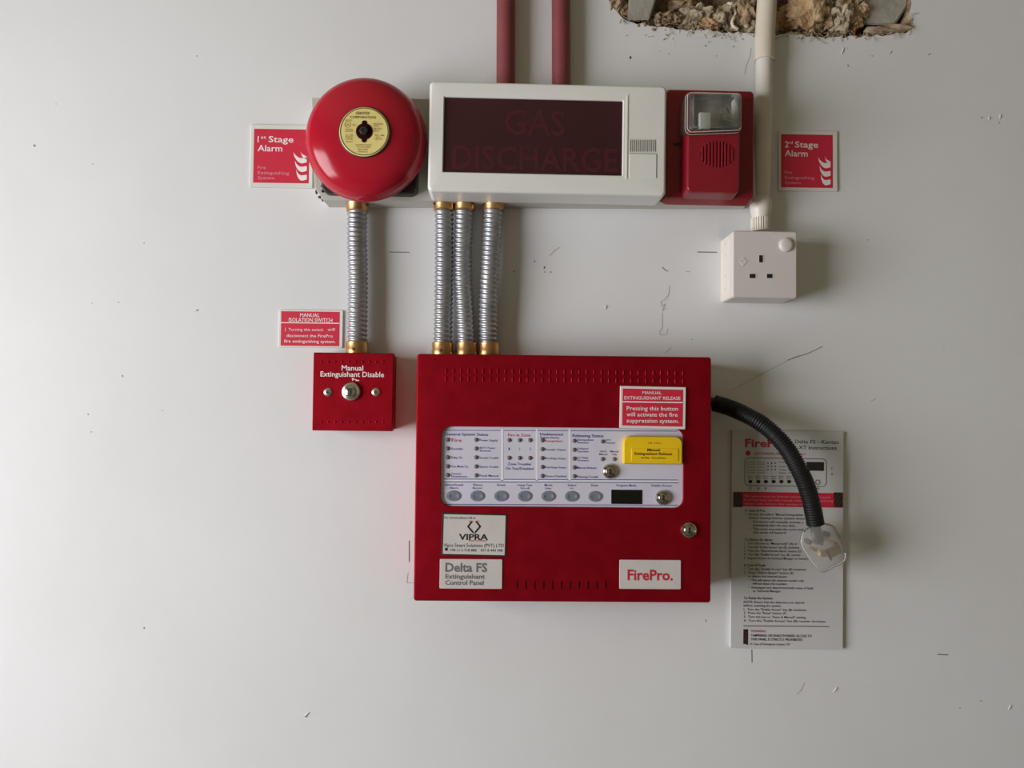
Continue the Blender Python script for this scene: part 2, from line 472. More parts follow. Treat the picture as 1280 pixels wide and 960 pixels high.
mb.obj('foam_bead', M['foam_white'], wall, smooth=60, label='white squiggle of hardened foam')
mb = MB()
for i in range(420):
    k = random.random(); idx = random.randrange(len(jag)); x, y = jag[idx]
    if y < 14: continue
    x += random.uniform(-4, 4); y += random.uniform(-9, 4)
    rr_ = random.uniform(0.8, 3.2) / 1000
    mb.blob(W(x, y, random.uniform(-14, 1.5)), rr_ * random.uniform(.7, 1.8), rr_, rr_, 0.5, 2.5, 1, i * 1.3)
for i in range(90):                                   # a few loose specks stuck to the wall just below
    cx = random.choice((825, 850, 898, 960, 905, 1010, 1060)) + random.gauss(0, 14); y = 42 + abs(random.gauss(0, 6))
    rr_ = random.uniform(0.3, 0.9) / 1000
    mb.blob(W(cx, y, 0.2), rr_ * 1.5, rr_, rr_, 0.5, 2.5, 1, i * 2.1)
mb.obj('plaster_crumbs', M['crumb'], wall, smooth=60, kind='stuff')
mb = MB()
for i in range(150):                                  # frayed fibres along the broken lower edge
    x, y = random.choice([q for q in jag if q[1] > 20])
    a = W(x, y + random.uniform(-4, 2), random.uniform(-6, 1)); b = W(x + random.gauss(0, 7), y + random.uniform(-8, 9), random.uniform(-2, 4))
    c = (a + b) / 2 + Vector((random.uniform(-3, 3), -random.uniform(0, 3), random.uniform(-3, 3))) / 1000
    mb.tube(spline([a, c, b], 5), 0.00035, 4)
mb.obj('plaster_fibres', M['crumb'], wall, smooth=60, kind='stuff')

# pencil lines and chips on the wall
def mark(name, pts, w, m):
    mb = MB(); mb.ribbon([W(x, y, 0.25) for x, y in pts], w / 1000)
    return mb.obj(name, M[m], wall, flat=True)
mark('pencil_mark', [(487, 315), (512, 315.4)], 0.9, 'pencil')
mark('pencil_mark', [(872, 315), (896, 315.3)], 1.1, 'pencil')
mark('pencil_mark', [(511.5, 676), (511.5, 702)], 1.0, 'pencil')
mark('pencil_mark', [(510, 716), (508.5, 728.5), (519, 729)], 0.6, 'pencil_pale')
mark('pencil_mark', [(939.7, 812), (940, 828)], 0.9, 'pencil')
mark('pencil_mark', [(914, 488), (950, 468.5), (985, 450.5), (1000, 443)], 0.45, 'pencil_pale')
mark('pencil_mark', [(985, 450), (1012, 441), (1028, 433)], 0.7, 'pencil')
mark('pencil_mark', [(1172, 818), (1185, 818.6)], 1.1, 'pencil')
mark('pencil_mark', [(687, 320), (693, 313), (700, 309)], 0.6, 'pencil_pale')
mark('pencil_mark', [(837, 357), (836, 368), (832, 374), (826, 377), (828, 383), (832, 380), (828, 388), (834, 385)], 0.55, 'pencil_pale')
mark('pencil_mark', [(828, 392), (828, 410), (824, 414), (826, 419), (833, 418), (835, 411)], 0.5, 'pencil_pale')
mark('pencil_mark', [(832, 441), (839, 434)], 0.6, 'pencil_pale')
mark('pencil_mark', [(996, 868), (1002, 862), (1006, 853)], 0.5, 'pencil_pale')
mark('pencil_mark', [(828, 334), (832, 338), (835, 339)], 0.8, 'pencil')
mark('pencil_mark', [(857, 339), (863, 340)], 0.7, 'pencil_pale')
mark('pencil_mark', [(931, 92), (933, 82), (938, 70), (939, 60)], 0.5, 'pencil_pale')
for i, (x, y, a, b) in enumerate(((668.4, 326.5, .9, 1.6), (680.4, 334.5, 1.1, 1.9), (680.8, 340, .8, .9), (688.4, 340, 1, 1.3), (642.5, 339.5, 1.2, 1), (788, 72, 1.6, 2.4),
                                  (825, 64, .9, .7), (836, 67, 1.1, .9), (896, 70, .8, 1), (1060, 82, 1.2, 2.2), (43, 182, 2, 2.2), (70, 130, .9, .8), (116, 205, 1.5, .8),
                                  (1227, 147, 1.0, 2.2), (1249, 153.4, 1.6, 1), (153, 470, 1.2, 1.8), (180, 304, 1, .8), (882, 776, .8, 2.2), (865, 424.5, 1.2, .9), (246, 70, 1.2, .9),
                                  (115, 379, 1.6, .7), (148, 378, 1.8, .7), (1090, 70, 1.4, 1), (110, 518, 1, 1.2), (203, 513, .9, .8), (114, 540, 1.8, .7), (180, 785, 1.6, 1.5),
                                  (1083, 860, 1, .6), (1200, 885, 1.4, 1), (1226, 876, 1.4, 1.2), (383, 895, 2, 2), (1180, 132 + 300, .9, .7), (1085, 300, 1.5, .7), (1110, 620, .9, .7))):
    mb = MB(); mb.blob(W(x, y, 0.05), a / 1300, 0.0005, b / 1300, 0.5, 2, 2, i * 3.1)
    mb.obj('paint_chip', M['chip' if i < 6 else 'pencil_pale'], wall, smooth=60)
for i, (x, y, ln, ang) in enumerate(((1053, 64, 9, 70), (1112, 66, 5, 40), (1160, 68, 4, 30), (383, 893, 8, 40), (1044, 862, 7, 55), (1262, 884, 6, 60), (245, 388, 4, 20), (420, 510, 8, 50),
                                     (1250, 146, 5, 80), (1236, 148, 4, 90), (757, 384, 5, 80), (570, 660, 5, 100), (1090, 500, 6, 20))):
    a = math.radians(ang); dx, dy = math.cos(a) * ln / 2, -math.sin(a) * ln / 2
    mb = MB(); mb.tube(spline([W(x - dx, y - dy, 0), W(x + .6, y, 0.5), W(x + dx, y + dy, 0)], 8), 0.0008, 6)
    mb.obj('paint_ridge', M['chip_pale'], wall, smooth=60)

# ------------------------------------------------------------------ pipes
def pipe(name, label, cat, pts, r, m, group=None, seg=24):
    fr = Frame(*pts[-1]); o = fr.o
    t = thing(name, label, cat, fr, group)
    mb = MB(); mb.tube(spline([W(*p) - o for p in pts], 30), r, seg)
    mb.obj('pipe', M[m], t, smooth=60)
    return t, o
pipe('red_pipe', 'left of two dull red vertical pipes dropping behind white illuminated sign', 'pipe', [(632.4, -70, 14), (632.4, 10, 14), (632.2, 70, 14), (632, 133, 14)], 0.0116, 'red_pipe', 'red pipes above the sign')
pipe('red_pipe', 'right of two dull red vertical pipes dropping behind white illuminated sign', 'pipe', [(701, -70, 14), (701.2, 10, 14), (701.4, 70, 14), (701.5, 133, 14)], 0.0116, 'red_pipe', 'red pipes above the sign')
fr = Frame(948, 288, 16); o = fr.o
t = thing('plastic_conduit', 'cream plastic conduit coming out of broken wall opening down to socket', 'conduit', fr)
mb = MB(); mb.tube(spline([W(*p) - o for p in ((964, -60, -6), (961, -25, 2), (958.5, 5, 10), (956.3, 45, 14), (955.5, 76, 15))], 40), 0.0122, 24)
mb.obj('upper_pipe', M['pvc'], t, smooth=60, label='cream upper length of conduit')
mb = MB(); mb.tube(spline([W(*p) - o for p in ((955.5, 74, 15), (954.5, 150, 16), (953, 215, 16), (952, 254, 16))], 30), 0.0104, 24)
mb.obj('lower_pipe', M['pvc_white'], t, smooth=60, label='paler lower length of conduit')
mb = MB(); mb.tube([W(951, y, 16) - o for y in (246, 249, 258, 264, 270, 289)], [0.0106, 0.0125, 0.0135, 0.0128, 0.0112, 0.0112], 28)
mb.obj('coupler', M['socket_box'], t, smooth=40)
mb = MB()
for i in range(26):
    a = 2 * math.pi * i / 26
    b = W(951, 273, 16) - o; e = W(951, 288, 16) - o; v = Vector((math.cos(a), math.sin(a), 0)) * 0.0115
    mb.tube([b + v, e + v], 0.0008, 6)
mb.obj('coupler_ribs', M['socket_box'], t, smooth=60, kind='stuff')

# ------------------------------------------------------------------ mounting box behind bell, sign and strobe
fr = Frame(668, 250, 0, 0.0)
t = thing('mounting_box', 'long shallow off-white box on wall behind red bell, sign and strobe', 'mounting box', fr)
pts = [fr.p(*q, 33) for q in ((404, 250.5), (393.5, 236), (389, 122), (941, 128), (945, 246), (938, 253))]
outl = [(p.x, p.z) for p in pts]
mb = MB(); mb.poly(outl, [(0, 0), (32, 0), (33, 1)]); mb.obj('box_body', M['board'], t, smooth=30)
mb = MB()
for (x, y, w, h) in ((395.5, 240, 3, 6), (400, 246.5, 4, 4), (403.5, 250, 3, 4)):
    p = fr.p(x, y, 30); mb.blob(p, w / 2000, 0.003, h / 2000, 0.4, 2, 2, x)
mb.obj('broken_corner', M['chip'], t, kind='stuff', label='chipped dark lower left corner')
mb = MB(); pts = [fr.p(*q, 33.4) for q in ((401, 232.5), (404.5, 233), (405.5, 236.5), (402.5, 238.5), (404, 240), (407, 238))]
mb.tube(spline(pts, 20), 0.0009, 6); mb.obj('cut_slot', M['dark'], t)

# ------------------------------------------------------------------ alarm bell
BX, BY = 457.6, 175.3
fr = Frame(BX, BY, 33, 0)
t = thing('alarm_bell', 'large glossy red round alarm bell with straw coloured centre label', 'bell', fr)
cx, cz, w, h = fr.rect(404, 140, 523, 243.5, 40)
mb = MB(); mb.rr(cx, cz, w, h, 0.009, [(33, 0), (45, 0), (47, 2)]); mb.obj('base_plate', M['black_plastic'], t)
c = fr.p(BX, BY, 62)
prof = [(60, 60), (70.0, 59), (71.0, 59.8), (71.3, 61), (70.9, 62.4), (70.2, 63.4)]
dome = spline([Vector((70.2, 63.4, 0)), Vector((69.2, 70, 0)), Vector((65.8, 77.5, 0)), Vector((59.5, 83.6, 0)), Vector((50, 88, 0)), Vector((39, 91, 0)), Vector((28, 93, 0)), Vector((14, 94.4, 0)), Vector((0.2, 94.8, 0))], 48)
prof += [(v.x, v.y) for v in dome[1:]]
mb = MB(); mb.lathe(c.x, c.z, prof, 96, 1.0, 1.025); mb.obj('gong', M['red_gloss'], t, smooth=50)
lab = fr.p(455.3, 164.5, 95)
mb = MB(); mb.lathe(lab.x, lab.z, [(28.4, 92), (28.4, 94.6), (27.8, 95.2)], 64); disc = mb.obj('centre_label', M['disc'], t)
mb = MB()
for r0, r1 in ((26.6, 27.3),):
    mb.lathe(lab.x, lab.z, [(r0, 95.25), (r0, 95.45), (r1, 95.45), (r1, 95.25), (r0, 95.25)], 64, caps=False)
mb.lathe(lab.x, lab.z, [(29.4, 92.2), (29.6, 93.6), (28.5, 94.2), (28.4, 92.2)], 64, caps=False)
mb.obj('dark_ring', M['print_black'], disc, smooth=40)
mb = MB(); D_ = 95.5
mb.text('GENTEX', fr, D_, 444.5, 141.3, 3.4, 462, 0.03); mb.text('CORPORATION', fr, D_, 437.5, 146.2, 3.0, 469.5, 0.02)
mb.text('LISTED', fr, D_, 431.5, 150.2, 1.6, 440); mb.text('BELL', fr, D_, 440.5, 156, 1.6, 445)
for i, y in enumerate((161.6, 164, 168.6, 171, 173.6, 177)):
    mb.text(('SIGNAL', 'DEVICE', 'UL  464', 'INDOOR', 'USE', 'ONLY')[i], fr, D_, 431.5, y, 1.6, 441)
for i, y in enumerate((154.8, 157, 160.6, 163.4, 169, 171.6, 174)):
    mb.text(('MODEL', 'NO.', '24 VDC', '.063 A', '95 dB', 'AT', '10 FT')[i], fr, D_, 467 if i < 4 else 468.5, y, 1.7, (479, 474, 478, 474, 480, 475, 478)[i])
for i, y in enumerate((180.8, 183.6, 186.6, 189.6)):
    mb.text(('ZEELAND MICHIGAN', 'DO NOT PAINT', 'FIRE ALARM', 'MADE IN USA')[i], fr, D_, (444, 446, 447.5, 447.5)[i], y, 1.7, (464, 463, 459.5, 459.5)[i])
mb.text('UL', fr, D_, 432.6, 155.6, 2.4, 436, 0.02)
for i in range(24):
    a, b = 2 * math.pi * i / 24, 2 * math.pi * (i + 1) / 24; q = fr.p(434.4, 155.6, D_)
    mb.ribbon([q + Vector((math.cos(v), 0, math.sin(v))) * 0.0033 for v in (a, b)], 0.0004)
mb.obj('lettering', M['print_olive'], disc, flat=True)
mb = MB(); mb.lathe(lab.x, lab.z, [(9.4, 94), (9.4, 95.8), (8.6, 96.2)], 32)
for sgn in (1, -1):
    mb.lathe(lab.x, lab.z + sgn * 0.0098, [(2.9, 94), (2.9, 95.7), (2.4, 96)], 16)
mb.obj('red_boss', M['dark_red'], t, label='dark red centre plate with two lugs')
mb = MB(); mb.lathe(lab.x, lab.z, [(5.2, 95), (5.2, 98.4), (4.2, 99.4), (2.4, 99.6), (2.2, 98.8)], 6); mb.obj('centre_bolt', M['black_plastic'], t)

# ------------------------------------------------------------------ GAS DISCHARGE sign
fr = Frame(685, 240, 33, 0.35)
t = thing('illuminated_sign', 'white illuminated sign box with unlit dark GAS DISCHARGE window', 'sign', fr)
SD = 75
cx, cz, w, h = fr.rect(535.5, 103.5, 833.5, 242, SD)
wx, wz, ww, wh = fr.rect(554.5, 123.2, 778.3, 217, SD)
mb = MB(True)
loops = [rr_loop(cx, cz, w, h, 0.006, 33, 0), rr_loop(cx, cz, w, h, 0.006, 71, 0), rr_loop(cx, cz, w, h, 0.006, 73.6, 1.2), rr_loop(cx, cz, w, h, 0.006, 75, 3.6),
         rr_loop(wx, wz, ww + .002, wh + .002, 0.0016, 75, 0), rr_loop(wx, wz, ww, wh, 0.001, 74, 0), rr_loop(wx, wz, ww, wh, 0.001, 69, 0)]
mb.loft(loops, True, False); case = mb.obj('sign_case', M['white_plastic'], t, smooth=40)
mb = MB(); mb.rr(wx, wz, ww + .004, wh + .004, 0.001, [(68, 0), (72, 0)]); scr = mb.obj('display_window', M['screen'], t)
mb = MB(); mb.text('GAS', fr, 72.2, 630, 152.3, 31, 706, 0.03); mb.text('DISCHARGE', fr, 72.2, 565, 196, 29, 772, 0.03)
mb.obj('lettering', M['screen_text'], scr, flat=True, label='unlit dark red letters')
mb = MB(); a = fr.rect(782.4, 119, 784.6, 224, 75); mb.rr(*a, 0.0006, [(74.5, 0), (75.8, 0.2)])
a = fr.rect(554, 121.2, 784, 122.6, 75); mb.obj('ridge', M['white_plastic'], case)
a = fr.rect(786.5, 173.5, 820, 191, 75)
mb = MB(); mb.rr(*a, 0.0005, [(74, 0), (75.2, 0.1)]); gr = mb.obj('grille', M['pvc_white'], t)
for i in range(14):
    mb = MB()
    x = 788.4 + i * 2.36; q = fr.rect(x - .5, 175, x + .45, 189.5, 75); mb.box(*q, 74, 75.35); mb.obj('grille_slot', M['print_grey'], gr)
a = fr.rect(786.5, 192.5, 820.5, 223, 75); mb = MB(); mb.rr(*a, 0.001, [(74, 0), (75.3, 0), (75.6, 0.3)]); cv = mb.obj('battery_cover', M['white_plastic'], t)
mb = MB()
mb.box(*fr.rect(820.4, 193, 821.2, 222.5, 75), 74, 75.25); mb.box(*fr.rect(787, 191.8, 820.5, 192.3, 75), 74, 75.25); mb.obj('cover_joint', M['print_grey'], cv)

# ------------------------------------------------------------------ sounder strobe
fr = Frame(886, 250, 33, 0.3)
t = thing('sounder_strobe', 'red wall sounder with clear strobe lens at right end of sign', 'alarm', fr)
cx, cz, w, h = fr.rect(826, 112.6, 943, 255.5, 38)
mb = MB(); mb.rr(cx, cz, w, h, 0.009, [(33, 0), (36, 0), (47, 4.2), (48.5, 5.4), (48.8, 7)], 6); mb.obj('back_plate', M['red_plastic'], t, smooth=40)
cx, cz, w, h = fr.rect(858, 160, 926, 241, 70)
mb = MB(); mb.rr(cx, cz, w, h, 0.007, [(48, -2.0), (64, 0), (68.5, 1.2), (70, 3.4)], 6); mb.obj('sounder_body', M['red_plastic'], t, smooth=50)
q = fr.p(896, 193, 70)
mb = MB(); mb.lathe(q.x, q.z, [(19.5, 69.2), (19.5, 70.15)], 40, 1.0, 0.78); sg = mb.obj('sounder_grille', M['dark_red'], t)
for i in range(-5, 5):
    mb = MB()
    x = (i + 0.5) * 0.0039; hh = 2 * 0.0150 * math.sqrt(max(0.02, 1 - (x / 0.0198) ** 2)) + .0015
    mb.rr(q.x + x, q.z, 0.0024, hh, 0.0008, [(70, 0), (71, 0), (71.4, 0.3)], 3); mb.obj('grille_bar', M['red_plastic'], sg)
mb = MB(); mb.box(*fr.rect(841.5, 178.8, 853, 182.4, 48.8), 48, 49); mb.obj('side_notch', M['dark'], t)
# strobe: reflector tray, flash tube, lens
cx, cz, w, h = fr.rect(864, 119, 922, 163, 58)
mb = MB(); mb.loft([rr_loop(cx, cz, w, h, .003, 49, 0), rr_loop(cx, cz, w, h, .003, 66, 0), rr_loop(cx, cz, w, h, .003, 66, 1.2), rr_loop(cx, cz, w, h, .003, 56, 7)], True, True)
tray = mb.obj('reflector', M['reflector'], t, smooth=40)
mb = MB(); a = fr.rect(874, 140, 889, 162, 66); mb.rr(*a, .002, [(52, 0), (65, 0), (67, 1)]); mb.obj('capacitor', M['pale_block'], t)
mb = MB(); mb.tube(spline([fr.p(*p) for p in ((902, 150, 62), (903, 138, 70), (907, 132, 73), (911, 138, 72), (914, 146, 66))], 24), 0.0019, 10); mb.obj('flash_tube', M['chrome'], t)
mb = MB(); mb.loft([[fr.p(*p) for p in ((902, 146, 62), (918, 147, 62), (914, 152, 62), (903, 152, 62))], [fr.p(*p) for p in ((904, 147.5, 71), (914, 148, 71), (912, 150.5, 70), (905, 150.5, 70))]]); mb.obj('flash_clip', M['chrome'], t, smooth=20)
mb = MB(); mb.tube([fr.p(902, 164, 66), fr.p(904, 158, 69)], 0.0014, 8); mb.obj('flash_lead', M['chrome'], t)
cx, cz, w, h = fr.rect(857.5, 115.5, 927.5, 164, 78)
lens = [rr_loop(cx, cz, w, h, .006, 49, -1.5, 6), rr_loop(cx, cz, w, h, .006, 74, 0, 6), rr_loop(cx, cz, w, h, .006, 79, 1.4, 6), rr_loop(cx, cz, w, h, .006, 82, 4.6, 6)]
low = fr.p(877, 168.5, 82)
for lp in lens[1:]:
    for i, (x, y, z) in enumerate(lp):
        if z < cz - h * 0.3: lp[i] = (x, y, z - 0.006 * max(0, 1 - abs(x - low.x) / 0.026))
mb = MB(True); mb.loft(lens, False, True); lo = mb.obj('strobe_lens', M['clear_lens'], t, smooth=40)
mb = MB()
for lp, rad in ((lens[2], 0.00045), (lens[1], 0.0003)):
    mb.tube([Vector(v) for v in lp] + [Vector(lp[0])], rad, 6)
mb.obj('lens_rim', M['foam_white'], lo, smooth=60)

# ------------------------------------------------------------------ safety sign plates
def flame(mb, fr, d, x0, y0, x1, y1):
    """three stacked flame tongues inside a pixel box"""
    def P(u, v): return fr.p(x0 + (x1 - x0) * u, y0 + (y1 - y0) * v, d)
    for k in range(3):
        v0 = 0.29 * k
        A = [(0.02 + .10 * k, v0 + .04), (0.22 + .06 * k, v0 + .16), (0.52 + .02 * k, v0 + .24), (0.97, v0 + .22)]
        B = [(0.97, v0 + .38), (0.60, v0 + .42), (0.30 + .04 * k, v0 + .34), (0.10 + .08 * k, v0 + .20)]
        up = [P(*q) for q in A]; dn = [P(*q) for q in B]
        s1 = spline(up, 10); s2 = spline(dn, 10)
        s2 = s2[::-1]
        for i in range(10):
            mb.bm.faces.new([mb.bm.verts.new(v) for v in (s1[i], s1[i + 1], s2[i + 1], s2[i])])
    tip = [P(.50, .0), P(.62, .10), P(.97, .20), P(.97, .30), P(.66, .20)]
    mb.bm.faces.new([mb.bm.verts.new(v) for v in tip])

def stage_sign(label, x0, y0, x1, y1, rx0, ry0, rx1, ry1, first, roll):
    fr = Frame((x0 + x1) / 2, (y0 + y1) / 2, 0, roll)
    t = thing('safety_sign', label, 'sign', fr, 'alarm stage signs')
    mb = MB(); mb.rr(*fr.rect(x0, y0, x1, y1, 3), .001, [(0.2, 0), (2.6, 0), (3, .4)]); mb.obj('sign_plate', M['sign_white'], t)
    mb = MB(); mb.rr(*fr.rect(rx0, ry0, rx1, ry1, 3), .0003, [(2.9, 0), (3.15, 0)], 1); f = mb.obj('red_face', M['red_sign'], t)
    s = (rx1 - rx0) / 69.0; X = lambda u: rx0 + u * s; Y = lambda v: ry0 + v * (ry1 - ry0) / 67.0
    mb = MB(); d = 3.3
    mb.text(first[0], fr, d, X(5), Y(12.3), 7.6, None, .02); mb.text(first[1], fr, d, X(9.2), Y(9.8), 3.8, X(15.6), .01)
    mb.text('Stage', fr, d, X(18.5), Y(12.3), 7.6, X(49.5), .02); mb.text('Alarm', fr, d, X(5), Y(23.4), 7.6, X(35.5), .02)
    flame(mb, fr, d, X(49), Y(27), X(66.5), Y(64))
    mb.obj('lettering', M['print_white'], f, flat=True)
    mb = MB(); mb.text('Fire', fr, d, X(5.2), Y(47.5), 3.8, X(15), .0); mb.text('Extinguishing', fr, d, X(5.2), Y(54), 3.8, X(44), .0); mb.text('System', fr, d, X(5.2), Y(60.3), 3.8, X(26), .0)
    mb.obj('small_lettering', M['print_dim'], f, flat=True)
stage_sign('red 1st Stage Alarm sign with flame symbol, partly behind red bell', 313, 156, 391, 234.5, 317, 161.5, 386.5, 228.8, ('1', 'st'), 0)
stage_sign('red 2nd Stage Alarm sign with flame symbol on wall right of conduit', 973.5, 163.2, 1046.8, 238.6, 976.3, 168.2, 1041, 234.6, ('2', 'nd'), 0)

fr = Frame(389, 411, 0, 0)
t = thing('safety_sign', 'small red MANUAL ISOLATION SWITCH sign above red key switch box', 'sign', fr)
mb = MB(); mb.rr(*fr.rect(348.6, 387.6, 428.4, 434.6, 2.5), .001, [(0.2, 0), (2.1, 0), (2.5, .4)]); mb.obj('sign_plate', M['sign_white'], t)
mb = MB(); mb.rr(*fr.rect(351.2, 389.4, 424.4, 432.4, 2.5), .0003, [(2.4, 0), (2.65, 0)], 1); f = mb.obj('red_face', M['red_sign'], t)
mb = MB(); d = 2.8
mb.text('MANUAL', fr, d, 375, 393.8, 4.4, 399.4, .02); mb.text('ISOLATION SWITCH', fr, d, 361, 399.7, 4.6, 415.5, .02)
mb.box(*fr.rect(351.2, 403.2, 424.4, 404.3, 2.6), 2.6, 2.8)
mb.text('disconnect the FirePro', fr, d, 358, 419.3, 3.6, 416, .01); mb.text('fire extinguishing system.', fr, d, 355, 426.2, 3.8, 419.4, .01)
mb.text('Turning this switch', fr, d, 360.5, 411.7, 3.4, 404, .0); mb.text('will', fr, d, 409.5, 411.7, 3.4, 418.5, .0)
mb.box(*fr.rect(356.4, 409.5, 356.9, 414.5, 2.6), 2.6, 2.8)
mb.obj('lettering', M['print_white'], f, flat=False, smooth=0, recalc=True)

# ------------------------------------------------------------------ flexible conduits with brass glands
def flex(label, pts, r, y_top, y_bot, screws):
    o_px = pts[-1]; fr = Frame(*o_px); o = fr.o
    t = thing('flexible_conduit', label, 'conduit', fr, 'flexible metal conduits')
    P = spline([W(*p) - o for p in pts], 210)
    per = 0.0058
    def rad(L, a):
        u = (L / per + a / (2 * math.pi)) % 1.0
        return r - 0.0016 + 0.0016 * (math.sin(math.pi * min(1.0, u / 0.72)) if u < 0.72 else 0.0)
    mb = MB(); mb.tube(P, rad, 28); mb.obj('hose', M['galv'], t, smooth=70)
    for end, (yt, yb) in (('top', y_top), ('bot', y_bot)):
        px, _, d = pts[0] if end == 'top' else pts[-1]
        ys = [yt, yt + .8, (yt + yb) / 2 - 1, (yt + yb) / 2, yb - .8, yb] 
        rr = [r + .0004, r + .0012, r + .0012, r + .0016, r + .0016, r + .001]
        if end == 'top': rr = rr[::-1]
        mb = MB(); mb.tube([W(px, y, d) - o for y in ys], rr, 28); g = mb.obj('gland', M['brass'], t, smooth=40)
        sx = screws[0] if end == 'top' else screws[1]
        ang = math.asin(max(-.95, min(.95, sx)))
        c = W(px, (yt + yb) / 2 + 1, d) - o; v = Vector((math.sin(ang), -math.cos(ang), 0))
        mb = MB(); mb.tube([c + v * (r - .001), c + v * (r + .0024), c + v * (r + .0026)], [.0019, .0019, .0014], 12)
        s = mb.obj('gland_screw', M['copper'], g, smooth=40)
flex('straight flexible metal conduit under red bell, ending at key switch box', [(447, 250, 18), (446.4, 300, 18), (447.6, 350, 18), (447, 400, 18), (446.5, 446, 18)], .0124, (247, 265), (427, 446), (0.9, -.15))
flex('left of three flexible metal conduits between white sign and control panel', [(555, 246, 18), (555.4, 300, 18), (555, 350, 18), (554, 400, 18), (553.3, 448, 18)], .0118, (247, 263.5), (428, 448), (-.85, -.1))
flex('middle of three flexible metal conduits between white sign and control panel', [(581, 246, 18), (579, 300, 18), (578.6, 340, 18), (581, 390, 18), (583.5, 448, 18)], .0118, (247, 263.5), (428, 448), (.7, -.95))
flex('right of three flexible metal conduits, bowing slightly, between sign and panel', [(617.5, 246, 18), (615.5, 290, 21), (613, 330, 23), (610.5, 390, 22), (611.5, 448, 18)], .0118, (247, 263.5), (428, 448), (-.95, -.8))

# ------------------------------------------------------------------ key locks
def key_lock(fr, px, py, d, r, parent, name='key_lock', collar=None):
    q = fr.p(px, py, d)
    mb = MB(); mb.lathe(q.x, q.z, [(r, d - .5), (r, d + 2), (r * .93, d + 3.4), (r * .74, d + 4.2), (r * .66, d + 3.4), (r * .62, d + 3.2)], 32)
    k = mb.obj(name, M['nickel' if collar else 'chrome'], parent, smooth=40)
    mb = MB(); mb.lathe(q.x, q.z, [(r * .6, d + 2), (r * .6, d + 4.3), (r * .5, d + 5), (.2, d + 5.2)], 24); mb.obj('key_barrel', M['chrome'], k, smooth=40)
    mb = MB(); mb.rr(q.x, q.z, r * .00022, r * .00074, r * .0001, [(d + 4, 0), (d + 5.35, 0)], 2); mb.obj('keyhole', M['dark'], k)
    return k

# ------------------------------------------------------------------ red key switch box
fr = Frame(441, 490, 0, 0)
t = thing('key_switch_box', 'square red key switch box reading Manual Extinguishant Disable', 'switch', fr)
cx, cz, w, h = fr.rect(391, 441, 491.2, 538.6, 38)
mb = MB(); mb.rr(cx, cz, w - .003, h - .003, .001, [(0, 0), (33, 0)], 2); mb.obj('back_box', M['red_panel'], t)
mb = MB(); mb.rr(cx, cz, w, h, .0014, [(24, 0), (37.2, 0), (38, .8)], 3); cov = mb.obj('front_cover', M['red_panel'], t)
mb = MB()
for y in (452.3, 527.5):
    for i in range(10):
        q = fr.p(402 + i * 8.55, y, 38); mb.lathe(q.x, q.z, [(1.7, 37.8), (1.4, 38.3), (.6, 38.7)], 10)
mb.obj('embossed_dots', M['red_panel'], cov, kind='stuff')
mb = MB(); d = 38.2
mb.text('Manual', fr, d, 427, 459.8, 6.2, 454, .025); mb.text('Extinguishant Disable', fr, d, 400.5, 467.4, 6.2, 480, .022)
mb.ribbon([fr.p(x, y, d) for x, y in ((440.5, 473), (441, 475.5))], .0012); mb.ribbon([fr.p(x, y, d) for x, y in ((440.5, 473), (447, 475.6))], .0009); mb.ribbon([fr.p(x, y, d) for x, y in ((445, 475.6), (448.4, 475.6))], .0012)
mb.obj('lettering', M['print_white'], cov, flat=True)
for x in (410, 470):
    q = fr.p(x, 490.2, 38)
    mb = MB(); mb.lathe(q.x, q.z, [(5.1, 37.6), (5.0, 38.8), (3.6, 39.9), (2.2, 40.1), (1.9, 39.5)], 24); s = mb.obj('cover_screw', M['nickel'], t, smooth=40)
    mb = MB(); mb.box(q.x, q.z, .0034, .0008, 39, 40.2); mb.box(q.x, q.z, .0008, .0034, 39, 40.2); mb.obj('screw_slot', M['dark'], s)
key_lock(fr, 439.4, 489.6, 38, 11.4, t, collar=True)

# ------------------------------------------------------------------ fire control panel
PD = 75
fr = Frame(703, 752, 0, 0)
t = thing('control_panel', 'big red fire extinguishing control panel with pale keypad strip and locks', 'control panel', fr)
cx, cz, w, h = fr.rect(519, 444.2, 889, 752.6, PD)
mb = MB(); mb.rr(cx, cz, w - .003, h - .003, .003, [(0, 0), (63, 0)], 3); mb.obj('cabinet', M['red_panel'], t)
ox, oz, ow, oh = fr.rect(550.5, 534, 855, 634.6, PD)
mb = MB(True)
mb.loft([rr_loop(cx, cz, w, h, .0034, 57, .5), rr_loop(cx, cz, w, h, .0034, 57.5, 0), rr_loop(cx, cz, w, h, .0034, 73, 0), rr_loop(cx, cz, w, h, .0034, 74.4, .6), rr_loop(cx, cz, w, h, .0034, 75, 2),
         rr_loop(ox, oz, ow, oh, .0115, 75, 0), rr_loop(ox, oz, ow, oh, .0115, 74.6, .3), rr_loop(ox, oz, ow, oh, .0115, 70.5, .5)], True, False)
door = mb.obj('panel_door', M['red_panel'], t, smooth=40)
mb = MB()
for row in (463.5, 473.5):
    for i in range(33):
        q = fr.p(557.5 + i * 9.25, row + 3.2 * i / 32, PD)
        mb.rr(q.x, q.z, .0019, .0062, .0009, [(74.6, 0), (75.5, .15), (75.9, .6)], 2)
mb.obj('louvre_rows', M['red_panel'], door, kind='stuff')
for i in range(11):
    mb = MB(); q = fr.rect(646.6 + i * 11.1 - .9, 726, 646.6 + i * 11.1 + .9, 736.5, PD); mb.rr(*q, .0007, [(74.5, 0), (75.1, 0)], 2); mb.obj('vent_slot_shade', M['dark_red'], door)  # not cut through: dark insets carry the slots' inner shade as colour
